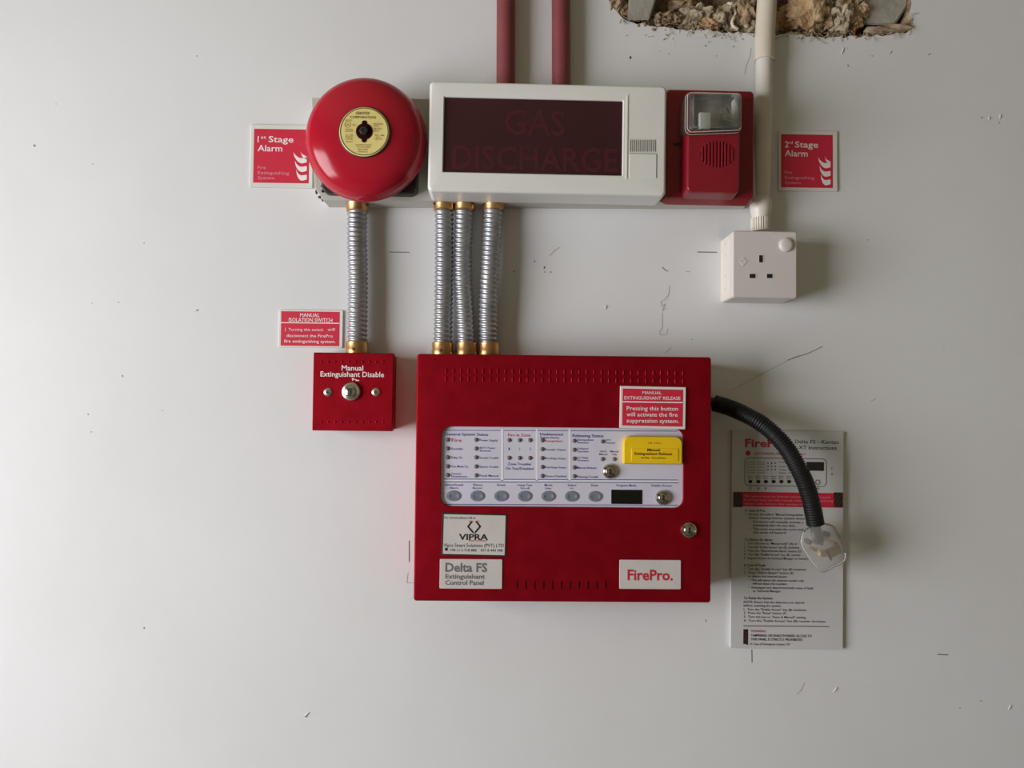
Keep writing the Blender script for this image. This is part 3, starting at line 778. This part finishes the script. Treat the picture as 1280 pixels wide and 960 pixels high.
# keypad strip
KD = 71
mb = MB(); mb.rr(ox, oz, ow + .004, oh + .004, .0125, [(67, 0), (KD, 0)], 5); memb = mb.obj('keypad_strip', M['membrane'], t)
d = KD + .2
blue, red = MB(), MB()
S = lambda y, x: y + (x - 556) * 0.004           # the rows follow the panel
def hline(mb, x0, x1, y, th=.7): mb.ribbon([fr.p(x0, S(y, x0), d), fr.p(x1, S(y, x1), d)], th / 1000)
for a, b in ((556, 625), (630, 669.5), (672.5, 710), (714, 847)):
    hline(blue, a, b, 537.8); hline(blue, a, b, 598.8)
hline(blue, 555, 847.5, 602.2, .8); hline(blue, 555, 847.5, 630.3, .7)
def tx(mb, s, x0, x1, y, cap=2.5, bold=0.0): mb.text(s, fr, d, x0, S(y, x0), cap, x1, bold)
tx(blue, 'General System Status', 556.5, 610, 542.6, 3.4, .02)
tx(red, 'Fire', 564.5, 577, 550.2, 4, .02)
for s, y, x1 in (('Sounder', 560.8, 579), ('Delay On', 571.8, 577.5), ('Test Mode On', 583, 585)): tx(blue, s, 564, x1, y, 2.6, .01)
tx(blue, 'General', 564, 576, 592, 2.2, .01); tx(blue, 'Disablement', 564, 584, 595.4, 2.2, .01)
tx(blue, 'Power Supply', 599.5, 622, 550, 2.6, .01); tx(blue, 'BATT Power', 599.8, 619, 559.6, 2.3, .01); tx(blue, 'Removed', 599.8, 613, 563.2, 2.3, .01)
for s, y in (('Sounder Trouble', 572), ('System Trouble', 583.2), ('Panel Manual', 594.4)): tx(blue, s, 599.5, 623, y, 2.5, .01)
tx(red, 'Fire in Zone', 635, 663, 543.3, 3.6, .01)
for i in range(3): tx(blue, str(i + 1), 635.6 + 13.2 * i, 637 + 13.2 * i, 560.8, 3)
tx(blue, 'Zone Trouble/', 634.5, 664, 579.6, 3.0, .015); tx(blue, 'On Test/Disabled', 632, 666.5, 585.2, 3.0, .015)
tx(blue, 'Disablements/', 675, 704, 542.2, 3.2, .02); tx(blue, 'Supervisory', 675, 699, 546.2, 2.8, .01)
tx(red, 'Extinguishant', 681.5, 703, 550.6, 2.4, .01)
for s, y in (('Sounder Output', 561.4), ('Fire Relay Output', 572.4), ('Fault Relay Output', 583.6), ('Zones Disabled', 594.6)): tx(blue, s, 681.5, 707.5, y, 2.4, .01)
tx(blue, 'Releasing Status', 715.5, 754, 543.8, 3.6, .02)
for s1, s2, y in (('Extinguishant', 'Released', 550.4), ('Delayed', 'Operation', 561.4), ('1st Stage', 'Activated', 572.6)):
    tx(blue, s1, 722, 742 if y < 555 else 735, y - 1.4, 2.2, .01); tx(blue, s2, 722, 735.5, y + 2.1, 2.2, .01)
tx(blue, 'Manual Release', 721.5, 745.5, 584, 2.5, .01); tx(blue, 'Releasing Trouble', 721.5, 747.5, 595.2, 2.5, .01)
tx(blue, 'Low', 757, 763, 548.8, 2.2, .01); tx(blue, 'Pressure', 757, 769, 552.6, 2.2, .01)
tx(blue, 'Auto &', 749.5, 758, 563.2, 2.3, .01); tx(blue, 'Manual', 749, 759, 566.9, 2.3, .01); tx(blue, 'Manual', 763, 773, 563.4, 2.3, .01); tx(blue, 'Only', 765, 771, 567, 2.3, .01)
for s1, s2, x, w1, w2 in (('Silence/Sound', 'Alarm', 567, 23, 11), ('Silence', 'Buzzer', 597, 12, 12), ('Reset', '', 626.5, 10, 0), ('Lamp Test', 'Scroll', 656, 18, 11), ('Mode', 'Enter', 685.5, 10, 8),
                          ('Select', '+/-', 715, 11, 5), ('Enter', '', 743.5, 9, 0), ('Program Mode', '', 783, 25, 0), ('Enable Access', '', 827, 25, 0)):
    tx(blue, s1, x - w1 / 2, x + w1 / 2, 605.8, 2.6, .01)
    if s2: tx(blue, s2, x - w2 / 2, x + w2 / 2, 609.8, 2.4, .01)
blue.obj('printed_lettering', M['print_blue'], memb, flat=True); red.obj('red_lettering', M['print_red'], memb, flat=True)
mb = MB()
for x in (627.7, 671, 712): mb.ribbon([fr.p(x, 536.6, d), fr.p(x, 600, d)], .0026)
hline(mb, 555, 848, 600.6, 1.6)
mb.obj('pale_dividers', M['membrane_line'], memb, flat=True)
led = None
spots = [(559.8, y) for y in (550, 561, 572, 583.3, 594.2)] + [(595.3, y) for y in (550, 561, 572, 583.3, 594.4)] + [(x, y) for y in (550.2, 572.4) for x in (636.5, 649.6, 662.6)] + \
        [(678, y) for y in (550.4, 561.4, 572.6, 583.6, 594.8)] + [(718, y) for y in (550.8, 562, 573, 584, 595)] + [(753.4, 551.4), (753.3, 573.4), (768.2, 573.4)]
for i, (x, y) in enumerate(spots):
    y = S(y, x) - .4; q = fr.p(x, y, KD)
    if led is None:
        mb = MB(); mb.lathe(0, 0, [(2.5, -.3), (2.5, .3), (1.9, 1.1), (.3, 1.4)], 14); led = mb.obj('indicator_light', M['led'], memb, smooth=60); o = led
    else:
        o = led.copy(); COL.objects.link(o); o.parent = memb
    o.location = (q.x, -KD / 1000, q.z)
btn = None
for x in (567.2, 596.8, 626.7, 656.2, 685.6, 715, 744.2):
    q = fr.p(x, S(620, x) - .3, KD)
    if btn is None:
        mb = MB(); mb.lathe(0, 0, [(8.6, -.3), (8.6, .25), (8.0, .7), (5.2, .9), (4.6, .55), (.2, .5)], 32, 1, .72); btn = mb.obj('push_button', M['button'], memb, smooth=30); o = btn
    else:
        o = btn.copy(); COL.objects.link(o); o.parent = memb
    o.location = (q.x, -KD / 1000, q.z)
mb = MB(); mb.rr(*fr.rect(764, 612.2, 802.6, 630, KD), .0006, [(KD - .5, 0), (KD + .4, 0)], 2); mb.obj('display_screen', M['lcd'], memb)
key_lock(fr, 762, 589, KD, 8.6, t); key_lock(fr, 828.2, 621.8, KD, 8.6, t); key_lock(fr, 860.5, 662.2, PD, 9.4, t, 'door_lock')
# yellow flap
mb = MB()
a = fr.rect(779.5, 545.3, 853.2, 580.3, 80)
mb.rr(*a, (.0085, .0085, .001, .001), [(70, 0), (78.5, 0), (80, 1.1)], 6)
flap = mb.obj('yellow_flap', M['yellow'], t, smooth=40)
mb = MB(); mb.rr(*fr.rect(789, 560, 848, 577, 80.2), .0015, [(79.9, 0), (80.6, .4)], 3); mb.obj('flap_plate', M['yellow'], flap)
mb = MB(); d2 = 80.9
mb.text('Manual', fr, d2, 809, 562.3, 3.0, 824.5, .035); mb.text('Extinguishant Release', fr, d2, 793, 566.9, 3.2, 840, .03); mb.text('Lift Flap - Press Button', fr, d2, 801, 572.1, 2.2, 832, .01)
mb.obj('lettering', M['print_brown'], flap, flat=True)
mb = MB(); mb.text('Lift  Here', fr, 80.2, 810, 553.6, 2.2, 827, .0); mb.obj('embossed_lettering', M['brass'], flap, flat=True)
# plaques and stickers on the door
def plate(name, x0, y0, x1, y1, m, th=1.2, r=.0012, roll=0.0, label=None):
    mb = MB(); cx, cz, w, h = fr.rect(x0, y0, x1, y1, PD + th); mb.rr(cx, cz, w, h, r, [(PD - .1, 0), (PD + th - .3, 0), (PD + th, .3)], 3)
    if roll:
        bmesh.ops.rotate(mb.bm, cent=(cx, 0, cz), matrix=Matrix.Rotation(math.radians(roll), 3, 'Y'), verts=mb.bm.verts)
    return mb.obj(name, M[m], t, label=label)
p = plate('name_plaque', 549.6, 699, 627.8, 736, 'plaque', label='pale plaque reading Extinguishant Control Panel')
mb = MB(); d3 = PD + 1.35
mb.text('Delta FS', fr, d3, 556.5, 709.2, 10.4, 609, .055); mb.text('Extinguishant', fr, d3, 556.6, 720.4, 5.4, 606, .05); mb.text('Control Panel', fr, d3, 556.6, 728.2, 5.4, 604.5, .05)
mb.obj('lettering', M['print_grey'], p, flat=True)
p = plate('maker_plaque', 774.4, 700, 851.2, 736.4, 'plaque', label='pale plaque with red maker name')
mb = MB(); mb.text('FirePro.', fr, d3, 784.4, 718.6, 12.4, 841, .055); mb.obj('lettering', M['print_red'], p, flat=True)
p = plate('dealer_sticker', 552, 641.4, 633.6, 695.2, 'print_black', .5, .0008, .9, label='black edged dealer sticker with hexagonal mark')
mb = MB(); cx_, cz_, w_, h_ = fr.rect(554.2, 643.6, 631.4, 693.2, PD + .7); mb.rr(cx_, cz_, w_, h_, .0004, [(PD + .3, 0), (PD + .7, 0)], 1)
bmesh.ops.rotate(mb.bm, cent=(cx_, 0, cz_), matrix=Matrix.Rotation(math.radians(.9), 3, 'Y'), verts=mb.bm.verts)
mb.obj('sticker_face', M['plaque'], p)
mb = MB(); d4 = PD + .85
mb.text('For service please call us', fr, d4, 555.4, 646.9, 2.7, 594.5, .01)
mb.text('VIPRA', fr, d4, 573.5, 671.2, 7.0, 610, .055)
mb.text('Vipra Smart Solutions (PVT) LTD', fr, d4, 554.6, 681.4, 4.2, 629.6, .0); mb.text('+94 11 2 718 888    071 8 444 348', fr, d4, 562, 687.6, 3.0, 628, .01)
q = fr.p(557.9, 686.6, d4); mb.lathe(q.x, q.z, [(1.8, d4 - .1), (1.8, d4)], 12)
for sx in (-1, 1):                                 # two facing brackets make the hexagonal mark
    pts = [fr.p(592.6 + sx * u, v, d4) for u, v in ((2.6, 651.8), (7.6, 658.2), (1.8, 665))]
    mb.ribbon(pts[:2], .0019); mb.ribbon(pts[1:], .0019)
    mb.ribbon([fr.p(592.6 + sx * 1.2, 664.6, d4), fr.p(592.6 + sx * 1.0, 667, d4)], .0008)
mb.obj('lettering', M['print_black'], p, flat=True)
mb = MB(); mb.text('SMART SOLUTIONS', fr, d4, 586, 676, 1.9, 608, .0)
for sx in (-1, 1):
    mb.ribbon([fr.p(592.6 + sx * 3.4, 651.4, d4), fr.p(592.6 + sx * 2, 653, d4)], .0008); mb.ribbon([fr.p(592.6 + sx * 6, 651, d4), fr.p(592.6 + sx * 5, 652.4, d4)], .0008)
mb.obj('red_lettering', M['print_red'], p, flat=True)
p = plate('warning_plate', 775, 483.2, 857, 535.8, 'sign_white', 2.6, .0006, .6, label='white edged red plate reading MANUAL EXTINGUISHANT RELEASE')
mb = MB(); cx_, cz_, w_, h_ = fr.rect(778, 486.4, 853.6, 532.6, PD + 2.8); mb.rr(cx_, cz_, w_, h_, .0002, [(PD + 2.5, 0), (PD + 2.8, 0)], 1)
bmesh.ops.rotate(mb.bm, cent=(cx_, 0, cz_), matrix=Matrix.Rotation(math.radians(.6), 3, 'Y'), verts=mb.bm.verts)
mb.obj('red_face', M['red_sign'], p)
mb = MB(); d5 = PD + 3.0
mb.text('MANUAL', fr, d5, 803, 490.8, 3.6, 827, .015); mb.text('EXTINGUISHANT RELEASE', fr, d5, 780.5, 497.2, 4.0, 850.5, .015)
mb.text('Pressing this button', fr, d5, 783.4, 510.2, 4.9, 847.5, .018); mb.text('will activate the fire', fr, d5, 783.2, 517.8, 4.9, 847, .018); mb.text('suppression system.', fr, d5, 783.2, 525.6, 4.9, 848.6, .018)
mb.ribbon([fr.p(778.4, 502.2, d5), fr.p(853.4, 503.2, d5)], .0013)
mb.obj('lettering', M['print_white'], p, flat=True)

# ------------------------------------------------------------------ mains socket
fr = Frame(952, 375, 0, 0.2)
t = thing('wall_socket', 'white single three-pin wall socket on surface box at foot of conduit', 'socket', fr)
cx, cz, w, h = fr.rect(915.5, 288.4, 997, 372.5, 50)
mb = MB(); mb.rr(cx, cz, w - .001, h - .001, .003, [(0, 0), (44, 0)], 4); bx = mb.obj('surface_box', M['socket_box'], t)
mb = MB()
for y in (304, 318, 344, 361):
    q = fr.p(909, y, 20); mb.blob((cx - w / 2 + .0003, -.018, q.z), .0006, .002, .0012, .3, 2, 2, y)
mb.obj('knockouts', M['pvc'], bx, kind='stuff')
mb = MB(); mb.rr(cx, cz, w, h, .0035, [(43, 0), (47.5, 0), (49.2, .7), (50, 2.2)], 5); fp = mb.obj('face_plate', M['socket'], t, smooth=50)
for x0, y0, x1, y1 in ((948.9, 319, 953.6, 328), (937, 342.4, 944.4, 347.6), (958.6, 342.4, 965.6, 347.6)):
    mb = MB(); mb.rr(*fr.rect(x0 - .8, y0 - .8, x1 + 1.6, y1 + .8, 50), .0006, [(49.5, 0), (50.25, .2)], 2); s = mb.obj('pin_slot', M['socket'], t)
    mb = MB(); mb.rr(*fr.rect(x0, y0, x1, y1, 50.3), .0004, [(49.5, 0), (50.35, 0)], 2); mb.obj('slot_shutter', M['dark'], s)
q = fr.p(982.4, 306.2, 50); mb = MB(); mb.lathe(q.x, q.z, [(8.6, 49.5), (8.6, 51.5), (7.6, 53), (5, 53.8), (.2, 54)], 32); mb.obj('rocker_button', M['socket'], t, smooth=50)
q = fr.p(929, 327, 50); mb = MB(); mb.lathe(q.x, q.z, [(5.2, 49.5), (5.2, 50.3), (4.6, 50.6), (3.4, 50.4), (.2, 50.5)], 4); mb.obj('screw_cover', M['socket'], t)

# ------------------------------------------------------------------ instruction sheet
fr = Frame(984, 675, 0, 0.35)
t = thing('instruction_sheet', 'tall grey printed instruction board on wall right of control panel', 'sign', fr)
mb = MB(); mb.rr(*fr.rect(914, 538.5, 1054.2, 811, 5), .001, [(0.2, 0), (4.6, 0), (5, .4)]); sh = mb.obj('board', M['sheet'], t)
d = 5.25
blk, rd, wh_ = MB(), MB(), MB()
fr0 = Frame(984, 675, 0, 0.35)
def s_(mb, y, s, x0, x1, cap=3.0, bold=0.0): mb.text(s, fr, d, x0, y, cap, x1, bold)
s_(rd, 553.6, 'FirePro.', 931.5, 988, 9.6, .055)
s_(blk, 551.4, 'FirePro Delta FS - Kentec', 968, 1048.5, 4.6, .008); s_(blk, 558.8, 'Sigma A-XT Instructions', 972, 1046, 4.6, .008)
q = fr.p(935, 566.4, d); rd.lathe(q.x, q.z, [(3.2, d - .1), (3.2, d)], 20); s_(rd, 566.8, 'AUTHORISED PERSONNEL ONLY', 942.5, 1007, 2.8, .02)
def outline(mb, x0, y0, x1, y1, r, th):
    lp = [Vector(v) for v in rr_loop(*fr.rect(x0, y0, x1, y1, d), r, d, 0, 5)]; mb.ribbon(lp + [lp[0]], th)
outline(blk, 931, 573, 1033, 607.5, .005, .0007)
for y in (577.5, 580, 583.6, 587.4, 590.6): 
    for x0, x1 in ((933.5, 944.5), (946.5, 957)): s_(blk, y, 'Sounder', x0, x1, 1.5, .01)
for x0 in (960, 964.5, 969):
    for y in (579, 583, 587):
        q = fr.p(x0, y, d); blk.lathe(q.x, q.z, [(.9, d - .1), (.9, d)], 8)
for y in (577.5, 583, 587, 591): s_(blk, y, 'Output', 974, 983, 1.5, .01); s_(blk, y, 'Stage', 985.5, 993, 1.5, .01)
for x in (938, 948, 957.3, 967, 976.7, 986.4, 996):
    q = fr.p(x, 602, d); blk.lathe(q.x, q.z, [(2.7, d - .1), (2.7, d)], 16, 1, .82); s_(blk, 595.4, 'Reset', x - 3.4, x + 3.4, 1.6, .01); s_(blk, 598, 'Mode', x - 3, x + 2.6, 1.3, .01)
blk.rr(*fr.rect(1008, 577.5, 1030, 588.5, d), .0004, [(d - .15, 0), (d, 0)], 1)
outline(blk, 1019.6, 600, 1025, 605.4, .0024, .0008)
for s, x, y in (('C', 1040, 585.4), ('A', 1040, 592.6), ('D', 938, 610.6), ('E', 948.4, 610.6), ('F', 957.4, 610.6), ('H', 1022.4, 610.6)): s_(blk, y, s, x - 1.4, x + 1.4, 3.4)
rows = [(638, 'In Case of Fire:', 931, 957, 1), (642.6, '1.  Remove the yellow "Manual Extinguishant', 931, 1004, 0), (647.2, 'Release" Housing Hold the Question Button', 936, 1006, 0),
        (652, '\u2022  The action will manually activate a', 936.5, 1004, 0), (656.4, 'immediately after the time delay', 941.5, 994, 0), (661, '\u2022  This must evacuate the room and', 937, 1004, 0), (665.4, 'the area of hazard', 941.5, 982, 0),
        (674.4, 'To Silence the Alarm:', 930.6, 966, 1), (678.9, '1.  Turn the key to "Manual only" (A) or', 930, 997, 0), (683.6, '2.  Turn the "Enable Access" key (B) clockwise', 930, 999, 0),
        (688.2, '3.  Press the "Silence/Sound Alarm" button (D)', 930, 1002, 0), (692.8, '4.  Turn the "Enable Access" key (B) counter', 930, 1001, 0), (697.4, '5.  Report incident to Technical Manager or Security', 930, 1010, 0),
        (706.2, 'In Case of Fault:', 930, 957, 1), (710.9, '1.  Turn the "Enable Access" key (B) clockwise', 930, 1008, 0), (715.6, '2.  Press "Silence Buzzer" button (E)', 930, 992, 0), (720.2, 'to silence the internal buzzer', 935, 984, 0),
        (725, '\u2022  This will silence the internal sounder only', 935.5, 1005, 0), (729.4, 'will not silence the sounders', 940.8, 983.6, 0), (734.2, '\u2022  Investigate and determine/notify cause of fault', 935.5, 1016.4, 0), (738.6, 'to Technical Manager', 940.8, 976, 0),
        (747.4, 'To Reset the System:', 929.6, 966, 1), (752.4, 'NOTE: Ensure that the detectors are cleared', 929.6, 1005, 0), (756.8, 'before resetting the system', 929.6, 976, 0),
        (761.6, '1.  Turn the "Enable Access" key (B) clockwise', 929.6, 1008, 0), (766, '2.  Press the "Reset" button (F)', 929.6, 983, 0), (770.8, '3.  Turn the key to "Auto & Manual" setting', 929.6, 1007, 0), (775.6, '4.  Turn the "Enable Access" key (B) counter clockwise', 929.6, 1032, 0),
        (794.2, 'TAMPERING OR UNAUTHORISED ACCESS TO', 938.4, 1014.6, 1), (799, 'THIS PANEL IS STRICTLY PROHIBITED', 938.4, 1003, 1), (804.8, 'In Case of Emergency contact 110', 938, 987, 0)]
for y, s, x0, x1, b in rows: s_(blk, y, s, x0, x1, 2.9 if b else 2.7, .03 if b else .014)
blk.ribbon([fr.p(929.6, 782.4, d), fr.p(1036.4, 783.2, d)], .0009)
s_(rd, 788.8, 'WARNING:', 938.4, 957.6, 2.8, .02)
blk.obj('lettering', M['print_black'], sh, flat=True)
rd.obj('red_lettering', M['print_red'], sh, flat=True)
mb = MB(); mb.box(*fr.rect(916.6, 615.6, 1053.6, 633.8, 5.3), 4.9, 5.3); ban = mb.obj('red_banner', M['red_sign'], sh, smooth=0)
d = 5.55
s_(wh_, 620, 'The system must be isolated manually before any work', 930, 1038, 2.4, .0); s_(wh_, 624.6, 'is carried out, use the manual isolation switch and only', 930, 1042, 2.4, .0); s_(wh_, 629.4, 'when safe return the system to normal', 930, 1024, 2.4, .0)
wh_.obj('banner_lettering', M['print_dim'], ban, flat=True)
def hazard(x0, y0, x1, y1, n, a, b, dd, parent):
    mb = MB(); mb.box(*fr.rect(x0, y0, x1, y1, dd), dd - .3, dd); h = mb.obj('hazard_block', M['print_black'], parent, smooth=0)
    return h
hazard(916.6, 615.6, 928, 633.8, 3, 0, 0, 5.5, ban); hazard(1042.4, 615.6, 1053.6, 633.8, 3, 0, 0, 5.5, ban); hazard(929.2, 786.6, 935, 805.2, 5, 0, 0, 5.3, sh)
mb = MB(); d = 5.7
for x0, x1 in ((916.6, 928), (1042.4, 1053.6)):
    for k, (a, b) in enumerate((((0, .62), (.36, 0)), ((0, 1.0), (.95, .0)), ((.5, 1.0), (1.0, .5)))):
        w_ = x1 - x0; mb = MB(); mb.ribbon([fr.p(x0 + w_ * (.08 + .84 * a[0]), 615.6 + 18 * (.05 + .9 * a[1]), d), fr.p(x0 + w_ * (.08 + .84 * b[0]), 615.6 + 18 * (.05 + .9 * b[1]), d)], .0017); mb.obj('hazard_stripe', M['print_brown'], ban, flat=True)
mb = MB(); d = 5.5
for k in range(4): mb = MB(); mb.ribbon([fr.p(929.8, 789 + 4.6 * k, d), fr.p(934.4, 792 + 4.6 * k, d)], .0011); mb.obj('hazard_stripe', M['copper'], sh, flat=True)

# ------------------------------------------------------------------ black corrugated tube and clear plug
path = [(893, 504, 14), (910, 509, 22), (927, 516, 32), (951, 529, 44), (971, 546, 52), (985, 563, 56), (996, 582, 58), (1005.5, 601, 58), (1012.5, 622, 56), (1016.6, 640, 54), (1019.6, 656, 52)]
fr = Frame(893, 504, 0); o = fr.o
t = thing('corrugated_tube', 'black corrugated cable tube curving from red panel down to clear plug', 'cable tube', fr)
P = spline([W(*p) - o for p in path], 330)
def rad(L, a):
    u = (L / .0031) % 1.0
    return .0103 if u < .55 else .0091
mb = MB(); mb.tube(P, rad, 22); mb.obj('tube', M['black_tube'], t, smooth=25)
mb = MB(); mb.tube(spline([W(880, 500, 14) - o, W(889, 502.5, 14) - o, W(900, 506, 16) - o], 10), .006, 14); mb.obj('cable', M['black_plastic'], t, smooth=60, label='cable entering the side of the red panel')

fr = Frame(1031, 685, 0)
t = thing('clear_plug', 'transparent three-pin plug hanging at end of black corrugated tube', 'plug', fr)
out_px = [(1009, 659.5), (1020, 655.5), (1031, 653.6), (1041.5, 656.6), (1046, 663), (1052.5, 675), (1057.8, 690), (1058, 698.5), (1053.5, 704.5), (1041, 710.5), (1030, 715.8), (1022, 712.5), (1012, 700), (1000.6, 681.5), (1000.5, 672), (1003.4, 664.5)]
oc = spline([(x, y, 0) for x, y in out_px] + [(out_px[0][0], out_px[0][1], 0)], 48)[:-1]
cxp = sum(v.x for v in oc) / 48; cyp = sum(v.y for v in oc) / 48
loops = []
for dd, sc in ((32, .90), (34, .97), (42, 1.0), (56, .985), (60, .94), (61.5, .86)):
    loops.append([fr.p(cxp + (v.x - cxp) * sc, cyp + (v.y - cyp) * sc, dd) for v in oc])
mb = MB(); mb.loft(loops); mb.obj('plug_shell', M['clear_plug'], t, smooth=50)
mb = MB(); lp = loops[4]; mb.tube([Vector(v) for v in lp[20:46]], .0007, 8); mb.obj('shell_edge_glint', M['plaque'], t, smooth=60)  # pale tube paints the light caught along the shell's lower and left edge
mb = MB(); mb.tube(spline([fr.p(*q) for q in ((1018, 650, 50), (1020, 662, 50), (1023, 674, 50), (1024.5, 677, 50))], 12), [.0046 + .0022 * min(1, i / 5) for i in range(13)], 14); mb.obj('cable_end', M['cable'], t, smooth=60)
for x, y in ((1012.6, 678), (1035.5, 668.4)):
    q = fr.p(x, y, 57); mb = MB(); mb.lathe(q.x, q.z, [(3.2, 46), (3.2, 56), (2.6, 57)], 14); s = mb.obj('clamp_screw', M['copper'], t)
    mb = MB(); mb.box(q.x, q.z, .0046, .0009, 56.5, 57.2); mb.obj('screw_slot', M['dark'], s)
mb = MB(); mb.tube([fr.p(1034, 693, 52), fr.p(1049.5, 685.5, 52)], .0058, 18); mb.obj('fuse', M['fuse'], t, smooth=40)
mb = MB(); mb.loft([[fr.p(*q) for q in ((1032.4, 688, 44), (1034.6, 687, 44), (1040.4, 700, 44), (1038, 701, 44))], [fr.p(*q) for q in ((1032.4, 688, 58), (1034.6, 687, 58), (1040.4, 700, 58), (1038, 701, 58))]]); mb.obj('fuse_clip', M['print_olive'], t, smooth=20)
q = fr.p(1029, 692.5, 54); mb = MB(); mb.lathe(q.x, q.z, [(4.6, 46), (4.6, 53), (3.4, 54.2)], 20); mb.obj('terminal', M['fuse'], t, smooth=40)
q = fr.p(1028, 679.6, 56); mb = MB(); mb.lathe(q.x, q.z, [(2.6, 40), (2.6, 55), (1.6, 56)], 16); mb.obj('shell_screw', M['chrome'], t, smooth=40)
for x0, y0, x1, y1 in ((1017, 685, 1022, 689), (1038, 676, 1043, 680), (1027, 667, 1032, 672)):   # the three pins point back to the wall
    mb = MB(); mb.rr(*fr.rect(x0, y0, x1, y1, 30), .0006, [(14, .4), (16, 0), (40, 0)], 2); mb.obj('pin', M['brass'], t)
